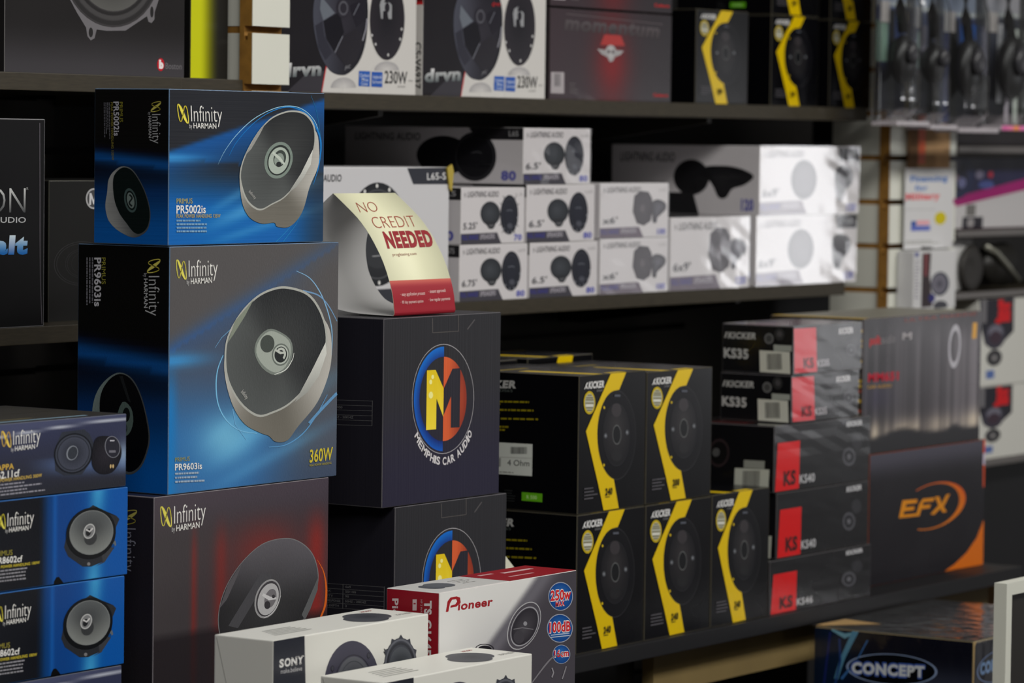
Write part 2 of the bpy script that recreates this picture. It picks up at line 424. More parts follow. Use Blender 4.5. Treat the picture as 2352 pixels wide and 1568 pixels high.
# ------------------------------------------------------------------ shelves
def shelf(label, x0, x1, y0, zt, th=.0215, mat=None, lip=None, brackets=(), group='wall shelves'):
    r = empty('wall_shelf', (x0, y0, zz(zt)), label, 'shelf', group)
    mb = MB(); mb.box(0, x1-x0, .012, 3.358-y0, -th, 0, .001); mb.build('shelf_board', mat or SHELF, r)
    l = lip or x1
    mb = MB(); mb.box(0, l-x0, 0, .012, -th, 0, .001); mb.build('front_edge', mat or SHELF, r)
    for x in brackets:
        mb = MB(); mb.prism([(.06, -th), (3.355-y0, -th), (3.355-y0, -th-.05), (3.30-y0, -th-.05), (.06, -th-.008)], 'x', x-x0-.006, x-x0+.006); mb.build('bracket', STEEL, r)
    return r
shelf('dark top shelf carrying the white, maroon and yellow striped boxes', 3.915, 5.52, 2.95, .058, brackets=(4.2, 5.1))
shelf('dark middle shelf carrying the row of white twin speaker boxes', 3.915, 5.452, 2.95, -.232, brackets=(4.15, 5.2))
shelf('dark top shelf at the left carrying the box with the silver speaker basket', 2.5, 3.825, 2.95, .0715, lip=3.684, brackets=(3.0,))
shelf('dark middle shelf at the left carrying the black box with silver and blue lettering', 2.5, 3.825, 2.95, -.2345, brackets=(3.0,))
r = empty('display_deck', (2.5, 2.57, zz(-.672)), 'long black display deck under the bottom row of boxes', 'shelf')
mb = MB(); mb.box(0, 2.86, 0, .78, -.022, 0, .001); mb.build('deck_board', DECKM, r)
mb = MB(); mb.box(1.78, 2.80, .03, .048, -.082, -.024); mb.build('front_rail', TAN, r)
mb = MB(); mb.box(.02, 1.77, .055, .07, -.079, -.024); mb.build('dark_rail', DECKM, r)
for x in (.1, 1.4, 2.74):
    for y in (.1, .7): mb = MB(); mb.box(x, x+.045, y, y+.045, -.778, -.022); mb.build('leg', DECKM, r)
r = empty('display_table', (2.9, 2.18, 0), 'low display table under the white boxes in front', 'table')
mb = MB(); mb.box(0, .84, 0, .36, zz(-.735)-.025, zz(-.735), .002); mb.build('table_top', DECKM, r)
for x in (.03, .77):
    for y in (.03, .29): mb = MB(); mb.box(x, x+.04, y, y+.04, 0, zz(-.735)-.025); mb.build('leg', STEEL, r)

# ------------------------------------------------------------------ blue cartons of the tall stack
def blue_front(s, t, tall):
    """dark sky with a blue beam that leaves the left fold and a blue glow below"""
    node = .56 if not tall else .54
    top = (37, 39, 45) if not tall else (84, 82, 83)  # tall carton's grey has its sheen put into the base colour
    low = (12, 98, 176) if not tall else (52, 110, 168)
    upper = node+.06+s*(.36 if not tall else .42); lower = node+.005-s*.10
    c = top
    if t < upper:
        b = sm(0, .30, upper-t)
        e = lerp(lerp(top, (14, 92, 178), .8 if not tall else .55), top, b*(.55 if t > lower else 1))
        if t > lower: e = lerp(e, (18, 84, 150), .5*(1-sm(0, .5, s)))
        c = lerp(c, e, sm(0, .035, upper-t))
    k = sm(lower+.02, lower-.34, t)
    if tall:
        c = lerp(top, (44, 92, 160), .75*math.exp(-((t-upper+.035)/.05)**2)*(1-.55*s))
        if t < upper-.03: c = lerp(c, lerp(top, (52, 84, 132), .55*(1-sm(.45, .95, s))), .8)
        k *= 1-.75*sm(.42, .85, s)
    c = lerp(c, low, k)
    c = lerp(c, (60, 150, 216), math.exp(-((s/.20)**2+((t-node)/.028)**2))*.9)
    for a, o, wd, w in ((.42, .14, .05, .6), (.30, .02, .03, .35), (.62, .24, .035, .5)):
        d = t-(o+a*(s-.3)); c = lerp(c, (96, 176, 226), w*math.exp(-(d/wd)**2)*sm(.1, .5, s)*sm(.62, .2, t))
    c = lerp(c, (38, 46, 58) if not tall else (78, 84, 98), sm(.72, 1.0, s)*sm(.75, .1, t)*.75)
    if tall:
        c = lerp(c, (54, 70, 98), sm(.16, 0, t)*sm(.3, .9, s)*.6)
        c = lerp(c, (118, 190, 224), .8*math.exp(-((s-.33)/.16)**2-((t-.21)/.10)**2))
        c = lerp(c, (30, 120, 190), sm(.07, 0.0, s)*sm(.6, .3, t))
    return c
def blue_side(s, t):
    top = (12, 13, 18); c = lerp(top, (14, 92, 176), sm(.62, .05, t)*.95)
    d = t-(.56-.05*s); c = lerp(c, (24, 100, 190), .75*math.exp(-(d/.045)**2)*(1 if d > -.02 else .7))
    return lerp(c, (10, 60, 130), .5*sm(.42, .3, t)*sm(.24, .36, t))
def grille_speaker(k, rim, ctr, body, face_top, wedge, badge):
    """covered speaker seen at an angle: silver shell, dark mesh face, centre badge"""
    k.fan(body, (sum(p[0] for p in body)/len(body), sum(p[1] for p in body)/len(body)), (100, 98, 91), lambda p: lerp((182, 180, 174), (112, 109, 101), sm(160, 520, p[1]-ctr[1])))
    k.poly(rim, (170, 172, 166))
    k.fan(shift(rim, ctr, .965), ctr, (64, 66, 66), lambda p: lerp((40, 42, 44), (84, 88, 88), sm(-.6, .5, (ctr[0]-p[0])/300+(p[1]-ctr[1])/500)))
    k.poly(wedge, lambda p: lerp((206, 208, 202), (150, 152, 148), sm(0, 300, p[1]-wedge[0][1]+300)))

def carton_blue_small():
    root, dm = carton('speaker_box', 'small blue and black speaker carton topmost of the tall front stack of three', (3.200, 3.488), (2.58, 2.687), (-.1235, .0498), (20, 24, 34), HRIB, group='front stack of three speaker boxes', edge=(120, 150, 185))
    w, d, h = dm
    m = quad(w, h, (785, 45), (2125, 92), (2085, 1337), (752, 1378))
    k = Ink(onfront(*dm)); k.grid(lambda s, t: blue_front(s, t, False), 70, 46, w, h); k.build('front_print', root, HRIB)
    k = Ink(onfront(*dm), m, 3)
    arc = lambda pts, wd, c: k.line(pts, wd, c)
    arc([(1195, 690), (1260, 570), (1370, 430), (1520, 300), (1700, 215), (1850, 200), (1960, 245), (2040, 340), (2078, 470)], [1, 3, 5, 6, 6, 6, 6, 5, 3], (150, 200, 226))
    arc([(1290, 620), (1360, 500), (1500, 350), (1660, 245), (1820, 206), (1960, 262), (2050, 390), (2082, 520), (2060, 700), (2010, 860)], [2, 4, 5, 7, 9, 12, 14, 14, 8, 3], (24, 120, 196))
    arc([(2005, 110), (2040, 210), (2066, 340), (2080, 460)], [2, 3, 4, 3], (30, 110, 160))
    arc([(1680, 1340), (1800, 1220), (1900, 1080), (1950, 930)], [5, 4, 3, 2], (40, 130, 190))
    arc([(1740, 1340), (1850, 1200), (1925, 1050)], [5, 3, 2], (40, 130, 190))
    k.build('light_trail_print', root, HRIB)
    k = Ink(onfront(*dm), m, 14)
    rim = smooth_closed([(1855, 235), (1955, 262), (2022, 350), (2035, 470), (2008, 600), (1910, 790), (1770, 960), (1650, 1030), (1540, 1078), (1440, 1010), (1388, 880), (1378, 760), (1425, 610), (1530, 430), (1640, 310), (1750, 252)])
    body = smooth_closed([(1378, 780), (1380, 900), (1402, 1040), (1460, 1140), (1560, 1188), (1665, 1180), (1690, 1212), (1780, 1218), (1860, 1160), (1920, 1060), (1975, 880), (2050, 710), (2062, 560), (2030, 400), (1860, 330), (1640, 420), (1470, 620), (1400, 730)])
    grille_speaker(k, rim, (1705, 650), body, None, [(1790, 932), (1900, 770), (2008, 565), (1988, 690), (1925, 800), (1860, 880)], None)
    k.poly([(1425, 615), (1530, 432), (1610, 335), (1560, 430), (1480, 560)], (150, 150, 146))
    k.ell(1712, 655, 118, 158, (122, 136, 128), 18).ell(1714, 655, 96, 132, (46, 52, 50), 18).ell(1712, 658, 84, 116, (168, 180, 170), 18).ell(1722, 640, 52, 72, (60, 68, 64), 18).ell(1716, 650, 40, 56, (140, 152, 144), 18)
    k.line([(1662, 590), (1720, 640), (1760, 690)], [20, 26, 16], (188, 198, 188)); k.ell(1712, 690, 22, 22, (40, 44, 44))
    k.text('Infinity', (1448, 925), (1500, 985), (1462, 905), (176, 176, 172))
    k.build('speaker_picture', root, HRIB)
    k = Ink(onfront(*dm), m, 14); ribbon_mark(k, (852, 380), (1236, 388), (848, 186)); k.build('logo', root, CARD)
    k = Ink(onfront(*dm), m, 14)
    k.text('PRIMUS', (828, 1022), (966, 1020), (828, 978), (176, 166, 90))
    k.text('PR5002is', (824, 1104), (1078, 1100), (825, 1038), WHITE, 0.016)
    k.text('PEAK POWER HANDLING 135W', (824, 1142), (1204, 1138), (824, 1112), (176, 160, 84), 0.012)
    micro(k, 824, 1158, 1138, 1156, 4, (120, 160, 190), 30, 15, seed=4); k.build('lettering', root, CARD)
    # short side
    ms = quad(d, h, (150, 30), (785, 45), (752, 1378), (120, 1325))
    k = Ink(onside(*dm)); k.grid(blue_side, 24, 40, d, h); k.build('side_print', root, HRIB)
    k = Ink(onside(*dm), ms, 4)
    body = smooth_closed([(380, 690), (300, 730), (255, 800), (242, 900), (224, 1010), (236, 1100), (262, 1160), (330, 1230), (440, 1290), (520, 1280), (585, 1220), (605, 1080), (560, 900), (470, 735)])
    k.fan(body, (330, 1000), (120, 122, 124), lambda p: lerp((150, 152, 152), (70, 74, 78), sm(250, 560, p[0])))
    k.poly(smooth_closed([(385, 700), (320, 740), (292, 810), (300, 960), (340, 1080), (400, 1170), (462, 1250), (520, 1262), (580, 1205), (598, 1080), (555, 905), (465, 742)]), (18, 26, 26))
    k.ell(438, 980, 52, 104, (66, 84, 84), -10).ell(440, 980, 40, 84, (22, 30, 30), -10).ell(440, 980, 30, 68, (110, 124, 122), -10).line([(430, 930), (452, 960), (428, 1000), (450, 1030)], 14, (34, 42, 42))
    k.build('speaker_picture', root, HRIB)
    k = Ink(onside(*dm), ms, 4); ribbon_mark(k, (602, 152), (602, 506), (706, 152), (170, 172, 176), (150, 142, 50)); k.build('logo', root, CARD)
    k = Ink(onside(*dm), ms, 4)
    k.text('PRIMUS', (356, 148), (356, 318), (384, 148), (130, 126, 48))
    k.text('PR5002is', (307, 145), (307, 432), (350, 145), (172, 172, 182), .02)
    k.text('PEAK POWER HANDLING 135W', (284, 150), (284, 636), (302, 150), (120, 112, 50), .01)
    micro(k, 268, 150, 268, 520, 4, (96, 96, 104), -14, 7, True, 5); k.build('lettering', root, CARD)
    k = Ink(ontop(*dm)); k.rect(0.002, .001, w-.002, d-.001, (36, 96, 158)); k.rect(.02, .004, .11, .010, (200, 200, 190)); k.rect(.16, .006, .25, .011, (150, 150, 150)); k.rect(.004, d*.5, w-.004, d*.5+.001, (12, 40, 80)); k.build('top_print', root, CARD)
carton_blue_small()

def carton_blue_large():
    root, dm = carton('speaker_box', 'large blue and grey speaker carton in the middle of the tall front stack of three', (3.203, 3.519), (2.58, 2.712), (-.4005, -.1245), (34, 46, 66), LINEN, group='front stack of three speaker boxes', edge=(120, 150, 185))
    w, d, h = dm
    m = quad(w, h, (612, 75), (1625, 38), (1602, 1402), (590, 1552))
    k = Ink(onfront(*dm)); k.grid(lambda s, t: blue_front(s, t, True), 70, 60, w, h); k.build('front_print', root, LINEN)
    k = Ink(onfront(*dm), m, 3)
    k.line([(1372, 210), (1450, 250), (1510, 330), (1555, 440), (1580, 560), (1576, 700)], [3, 5, 6, 6, 6, 4], (128, 176, 214))
    k.line([(1410, 325), (1500, 350), (1560, 410), (1610, 500)], [10, 8, 6, 4], (110, 150, 190))
    k.line([(930, 712), (896, 800), (886, 900), (900, 1010), (950, 1100), (1030, 1155), (1130, 1170)], [4, 6, 7, 7, 7, 6, 4], (120, 186, 226))
    k.line([(985, 1030), (1000, 1120), (1065, 1210)], [5, 4, 2], (110, 170, 214))
    k.line([(1200, 1248), (1300, 1232), (1400, 1165), (1480, 1060), (1550, 930)], [4, 6, 6, 5, 3], (90, 150, 200))
    k.line([(1440, 1100), (1520, 1010), (1610, 920)], [14, 16, 22], (96, 146, 190))
    k.line([(990, 545), (920, 610), (880, 670)], [4, 3, 2], (110, 160, 200))
    k.build('light_trail_print', root, LINEN)
    k = Ink(onfront(*dm), m, 12)
    rim = smooth_closed([(1320, 302), (1440, 340), (1515, 440), (1550, 570), (1535, 690), (1450, 860), (1330, 990), (1220, 1050), (1130, 1070), (1030, 1000), (955, 870), (936, 730), (955, 600), (1030, 465), (1130, 362), (1230, 312)])
    body = smooth_closed([(936, 730), (942, 860), (985, 1010), (1055, 1115), (1150, 1165), (1200, 1182), (1240, 1214), (1310, 1204), (1375, 1120), (1490, 975), (1560, 800), (1576, 650), (1552, 520), (1440, 400), (1250, 380), (1060, 500), (970, 640)])
    grille_speaker(k, rim, (1240, 690), body, None, [(1355, 980), (1452, 800), (1540, 625), (1545, 690), (1500, 820), (1430, 920)], None)
    k.poly([(955, 640), (1000, 510), (1115, 378), (1060, 480), (990, 590)], (130, 138, 124))
    k.poly(smooth_closed([(1116, 692), (1136, 610), (1196, 555), (1256, 562), (1330, 612), (1344, 690), (1312, 782), (1240, 824), (1160, 782)], 3), (120, 128, 122))
    k.poly(smooth_closed([(1126, 692), (1146, 618), (1200, 568), (1254, 574), (1320, 618), (1332, 690), (1302, 770), (1240, 808), (1168, 768)], 3), (160, 168, 160))
    k.ell(1193, 640, 42, 52, (70, 76, 72), 10).ell(1272, 702, 52, 66, (104, 112, 106), 10).ell(1272, 702, 45, 57, (176, 184, 176), 10).ell(1272, 702, 37, 47, (40, 44, 44), 10)
    k.ring(1272, 700, 30, 40, .62, (186, 192, 184), 10, 200, 400).line([(1240, 676), (1270, 692), (1302, 690)], [12, 16, 10], (186, 192, 184))
    k.line([(1232, 820), (1300, 790), (1340, 730), (1350, 690)], [3, 5, 4, 2], (220, 224, 218))
    k.text('Infinity', (1030, 930), (1062, 972), (1046, 912), (180, 180, 176))
    k.build('speaker_picture', root, LINEN)
    k = Ink(onfront(*dm), m, 12); ribbon_mark(k, (648, 302), (898, 284), (648, 160), WHITE, (200, 190, 60)); k.build('logo', root, CARD)
    k = Ink(onfront(*dm), m, 12)
    k.text('PRIMUS', (633, 1353), (722, 1342), (633, 1328), (150, 150, 80)); k.text('PR9603is', (632, 1403), (796, 1388), (632, 1366), WHITE, .016)
    micro(k, 632, 1418, 855, 1400, 3, (150, 170, 190), 24, 11, seed=8); k.build('model_lettering', root, CARD)
    k.text('360W', (1440, 1330), (1576, 1308), (1441, 1258), (196, 180, 60), .02, .05); k.text('PEAK POWER HANDLING', (1440, 1354), (1570, 1334), (1440, 1342), (150, 140, 60), .02)
    k.build('power_lettering', root, CARD)
    ms = quad(d, h, (45, 48), (612, 75), (590, 1552), (40, 1505))
    k = Ink(onside(*dm)); k.grid(blue_side, 24, 40, d, h); k.build('side_print', root, LINEN)
    k = Ink(onside(*dm), ms, 4)
    body = smooth_closed([(300, 830), (220, 870), (160, 950), (134, 1060), (150, 1180), (200, 1300), (330, 1425), (420, 1400), (472, 1290), (482, 1180), (440, 990), (380, 870)])
    k.fan(body, (300, 1100), (60, 66, 70), lambda p: lerp((120, 136, 134), (70, 74, 78), sm(150, 450, p[0])))
    k.poly(smooth_closed([(305, 838), (230, 880), (182, 980), (190, 1150), (240, 1290), (338, 1410), (416, 1386), (464, 1286), (474, 1180), (436, 1000), (378, 880)]), (16, 18, 20))
    k.poly(smooth_closed([(318, 1005), (370, 1040), (384, 1120), (360, 1190), (322, 1200), (280, 1120)], 3), (84, 100, 96)); k.ell(342, 1080, 22, 42, (24, 28, 28)).ell(328, 1160, 20, 30, (50, 60, 58))
    k.poly([(300, 850), (320, 850), (370, 1010), (352, 1000)], (34, 36, 38))
    k.build('speaker_picture', root, LINEN)
    k = Ink(onside(*dm), ms, 4); ribbon_mark(k, (452, 150), (452, 492), (548, 150), (180, 182, 186), (176, 166, 60)); k.build('logo', root, CARD)
    k = Ink(onside(*dm), ms, 4)
    k.text('PRIMUS', (191, 136), (191, 298), (215, 136), (140, 136, 56)); k.text('PR9603is', (147, 136), (147, 432), (186, 136), (188, 188, 196), .024)
    micro(k, 131, 134, 131, 440, 3, (110, 110, 118), -17, 8, True, 6); k.build('lettering', root, CARD)
    k = Ink(ontop(*dm)); k.rect(0.002, .001, w-.002, d-.001, (40, 60, 84)); k.rect(.01, .002, w-.01, .006, (120, 150, 175)); k.build('top_print', root, CARD)
carton_blue_large()

def carton_red():
    root, dm = carton('speaker_box', 'grey and red speaker carton at the bottom of the tall front stack of three', (3.179, 3.504), (2.58, 2.712), (-.672, -.4012), (40, 37, 41), LINEN, group='front stack of three speaker boxes', edge=(140, 135, 140))
    w, d, h = dm
    m = quad(w, h, (275, 205), (1548, 35), (1542, 1799), (263, 1992))
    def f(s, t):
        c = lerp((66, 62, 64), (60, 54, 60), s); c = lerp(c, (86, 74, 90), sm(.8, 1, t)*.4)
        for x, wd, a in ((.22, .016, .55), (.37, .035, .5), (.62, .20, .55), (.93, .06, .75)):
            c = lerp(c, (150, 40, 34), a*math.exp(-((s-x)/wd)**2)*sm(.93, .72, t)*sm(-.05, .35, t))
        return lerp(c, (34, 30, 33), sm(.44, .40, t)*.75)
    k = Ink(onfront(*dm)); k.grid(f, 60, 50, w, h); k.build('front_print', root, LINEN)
    k = Ink(onfront(*dm), m, 3)
    k.line([(1462, 670), (1510, 760), (1532, 880), (1528, 1000), (1505, 1080), (1450, 1200)], [3, 8, 14, 16, 14, 6], (206, 96, 30))
    rim = smooth_closed([(1215, 502), (1330, 530), (1425, 620), (1470, 760), (1460, 900), (1400, 1060), (1300, 1200), (1120, 1330), (900, 1380), (780, 1320), (730, 1180), (735, 1020), (790, 850), (900, 680), (1050, 545)])
    k.poly(rim, (116, 116, 118))
    k.fan(shift(rim, (1080, 940), .985), (1080, 940), (58, 58, 60), lambda p: lerp((44, 44, 46), (92, 90, 96), sm(1100, 500, p[1])))
    k.poly([(1345, 1090), (1425, 905), (1470, 800), (1466, 900), (1410, 1050), (1370, 1130)], (92, 94, 96))
    k.poly([(800, 1160), (1040, 760), (1130, 780), (1000, 960), (870, 1180)], (74, 74, 78))
    k.poly([(735, 1030), (800, 840), (900, 690), (860, 800), (790, 960)], (86, 84, 88))
    k.ell(1088, 962, 92, 152, (150, 150, 152), 16).ell(1090, 962, 82, 138, (66, 64, 68), 16).ell(1092, 966, 74, 124, (176, 176, 178), 16)
    k.ell(1108, 960, 42, 74, (112, 110, 114), 16).line([(1050, 930), (1100, 960), (1150, 960)], [22, 30, 16], (200, 200, 202)).ell(1085, 1010, 22, 30, (56, 54, 58)).ell(1130, 945, 12, 14, (60, 58, 62))
    k.line([(1056, 1108), (1110, 1080), (1150, 1030), (1185, 940)], [3, 6, 5, 2], (206, 206, 208))
    k.build('speaker_picture', root, LINEN)
    k = Ink(onfront(*dm), m, 3); ribbon_mark(k, (318, 470), (636, 417), (318, 282), WHITE, (196, 186, 56)); k.build('logo', root, CARD)
    ms = quad(d, h, (-290, 150), (275, 205), (263, 1992), (-290, 1900))
    k = Ink(onside(*dm), ms, 3); ribbon_mark(k, (46, 296), (46, 752), (162, 300), (136, 136, 146), (150, 140, 56)); k.build('logo', root, CARD)
    k = Ink(onside(*dm), ms, 2); k.ring(20, 1500, 120, 330, .985, (44, 44, 48), 0, -80, 80); k.build('speaker_outline', root, CARD)
carton_red()

# ------------------------------------------------------------------ low stack at the left edge
def cone_speaker(k, cx, cy, s=1.0):
    """bare oval speaker with bracket corners, printed"""
    P = lambda pts: [(cx+x*s, cy+y*s) for x, y in pts]
    k.poly(P([(8, -157), (70, -125), (135, -95), (152, -75), (135, -30), (128, 90), (70, 168), (10, 195), (-38, 195), (-120, 135), (-142, 85), (-126, -15), (-96, -78)]), (44, 46, 50))
    k.poly(P([(70, 168), (60, 110), (110, 60), (128, 90), (80, 170), (30, 195)]), (60, 62, 66))
    k.poly(P([(120, 88), (140, 70), (134, 45), (112, 66)]), (96, 104, 110)); k.ell(cx+122*s, cy+76*s, 9*s, 11*s, (20, 70, 130)); k.ell(cx-6*s, cy+180*s, 9*s, 10*s, (120, 120, 122))
    k.poly(P([(8, -155), (60, -128), (132, -96), (60, -116)]), (26, 28, 32))
    k.ell(cx, cy+4*s, 134*s, 148*s, (22, 24, 26), 12).ell(cx+2*s, cy, 118*s, 128*s, (120, 124, 124), 12)
    k.fan(k.epts(cx+2*s, cy, 114*s, 124*s, 12, n=40), (cx-8*s, cy-4*s), (58, 60, 62), lambda p: lerp((88, 92, 94), (126, 130, 128), sm(-120, 100, (p[1]-cy)/s)))
    k.ell(cx-2*s, cy+30*s, 34*s, 42*s, (58, 60, 62), 12)
    k.ell(cx-10*s, cy-8*s, 31*s, 44*s, (176, 178, 178), 14).ell(cx-10*s, cy-8*s, 25*s, 37*s, (120, 122, 124), 14).ell(cx-14*s, cy-2*s, 14*s, 22*s, (36, 38, 40), 14).line([(cx-28*s, cy-18*s), (cx-8*s, cy-6*s), (cx+8*s, cy-26*s)], 9*s, (196, 196, 196))
def low_blue(X, Z, label, dy, dx):
    root, dm = carton('speaker_box', label, X, (2.575, 2.75), Z, (16, 60, 120), LINEN, group='low stack of flat speaker boxes', edge=(60, 120, 190))
    w, d, h = dm
    m = quad(w, h, (-605, 608), (684, 478), (698, 975), (-605, 1173))
    def f(s, t):
        p = lerp((34, 36, 44), (22, 24, 30), sm(0, .6, s)); c = lerp(p, (14, 70, 140), sm(.60, .655, s)*.9)
        if s > .66:
            c = lerp((20, 66, 134), (14, 84, 164), sm(.7, .95, s))
            q = math.exp(-((s-.855-.02*(t-.5))/.035)**2); c = lerp(c, (70, 168, 216), q*.8*(.4+.6*abs(t-.5)*2))
            c = lerp(c, (26, 96, 178), sm(.03, 0, s-.66))
        return c
    k = Ink(onfront(*dm)); k.grid(f, 70, 14, w, h); k.build('front_print', root, LINEN)
    k = Ink(onfront(*dm), m, 3); cone_speaker(k, 492, 735); k.build('speaker_picture', root, LINEN)
    k = Ink(onfront(*dm), m, 3); ribbon_mark(k, (-28, 738), (180, 712), (-28, 625), WHITE, (204, 192, 50)); k.build('logo', root, CARD)
    k = Ink(onfront(*dm), m, 3)
    k.text('PRIMUS', (-40, 872), (66, 860), (-40, 842), (150, 142, 60)); k.text('PR8602cf', (-34, 915), (122, 900), (-34, 879), WHITE, .02)
    k.text('PEAK POWER HANDLING 180W', (-48, 946), (218, 913), (-48, 930), (200, 184, 60), .018); micro(k, -50, 958, 210, 926, 4, (150, 150, 156), 20, 8, seed=12)
    k.build('lettering', root, CARD)
    k = Ink(onfront(*dm), m, 3); k.poly([(298, 1042), (300, 1015), (312, 992), (326, 990), (342, 1010), (352, 1034)], (10, 12, 16)); k.build('thumb_notch', root, CARD)
    flap_lines(root, dm, CARD, (10, 40, 80)); return root
def low_dark(X, Z, label, full=True):
    root, dm = carton('speaker_box', label, X, (2.575, 2.75), Z, (44, 48, 68), LINEN, group='low stack of flat speaker boxes', edge=(100, 104, 116))
    w, d, h = dm
    m = quad(w, h, (-605, 149), (682, 42), (685, 478), (-605, 602))
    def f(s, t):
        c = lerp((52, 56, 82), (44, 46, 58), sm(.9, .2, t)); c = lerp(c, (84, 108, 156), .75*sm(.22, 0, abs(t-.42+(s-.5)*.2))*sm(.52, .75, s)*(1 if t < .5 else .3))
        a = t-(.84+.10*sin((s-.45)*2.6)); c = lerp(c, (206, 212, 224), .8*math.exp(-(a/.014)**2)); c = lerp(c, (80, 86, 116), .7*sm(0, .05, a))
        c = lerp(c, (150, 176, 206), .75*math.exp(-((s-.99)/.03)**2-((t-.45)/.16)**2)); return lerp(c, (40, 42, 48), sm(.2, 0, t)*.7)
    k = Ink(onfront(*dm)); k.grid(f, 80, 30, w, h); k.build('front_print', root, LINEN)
    k = Ink(onfront(*dm), m, 3)
    k.poly([(270, 260), (315, 150), (440, 135), (470, 160), (505, 240), (480, 330), (430, 405), (330, 410), (280, 380)], (48, 52, 62))
    k.ell(380, 278, 108, 122, (24, 26, 32), 15).ell(380, 278, 100, 113, (62, 66, 78), 15).ell(380, 278, 92, 104, (40, 43, 52), 15); k.fan(k.epts(380, 278, 86, 98, 15), (374, 276), (34, 36, 44), (66, 70, 84))
    k.ell(373, 275, 32, 44, (130, 136, 146), 14).ell(375, 275, 27, 39, (52, 56, 64), 14)
    k.fan(smooth_closed([(500, 200), (560, 175), (630, 200), (655, 270), (640, 340), (600, 395), (530, 400), (485, 340)]), (560, 300), (40, 38, 46), (24, 24, 30))
    k.ell(602, 242, 44, 66, (120, 122, 132), -8).ell(602, 242, 40, 62, (40, 40, 50), -8).rect(586, 200, 612, 208, (180, 180, 190)).rect(582, 262, 620, 276, (110, 110, 120)).ell(592, 358, 5, 12, (196, 170, 120)).ell(606, 358, 5, 12, (196, 170, 120))
    k.build('speaker_picture', root, LINEN)
    k = Ink(onfront(*dm), m, 3); ribbon_mark(k, (-22, 268), (194, 243), (-22, 148), WHITE, (206, 160, 50)); k.build('logo', root, CARD)
    k = Ink(onfront(*dm), m, 3)
    k.text('KAPPA', (-68, 378), (48, 364), (-68, 346), (206, 170, 70), .02); k.text('62.11cf', (-44, 424), (80, 408), (-44, 384), WHITE, .02)
    k.text('PEAK POWER HANDLING 300W', (-80, 449), (204, 414), (-80, 430), (196, 168, 84), .016); micro(k, -80, 460, 230, 428, 4, (150, 150, 160), 20, 8, seed=14)
    k.build('lettering', root, CARD)
    k = Ink(ontop(*dm)); k.rect(.003, .003, w-.003, d-.003, (58, 56, 52)); k.rect(.02, d*.48, w-.02, d*.48+.001, (24, 24, 26)); k.rect(.05, .03, w-.12, .034, (120, 112, 80)); k.rect(.12, .012, w-.05, .018, (140, 170, 190)); k.build('top_print', root, CARD)
    return root
low_dark((2.757, 3.124), (-.3842, -.305), 'slate blue flat speaker carton on top of the low left stack')
low_blue((2.759, 3.1275), (-.4815, -.3855), 'bright blue flat speaker carton second from the top of the low left stack', 0, 0)
low_blue((2.757, 3.123), (-.5795, -.4825), 'bright blue flat speaker carton third from the top of the low left stack', 0, 0)
low_dark((2.757, 3.119), (-.6718, -.5805), 'slate blue flat speaker carton at the bottom of the low left stack')

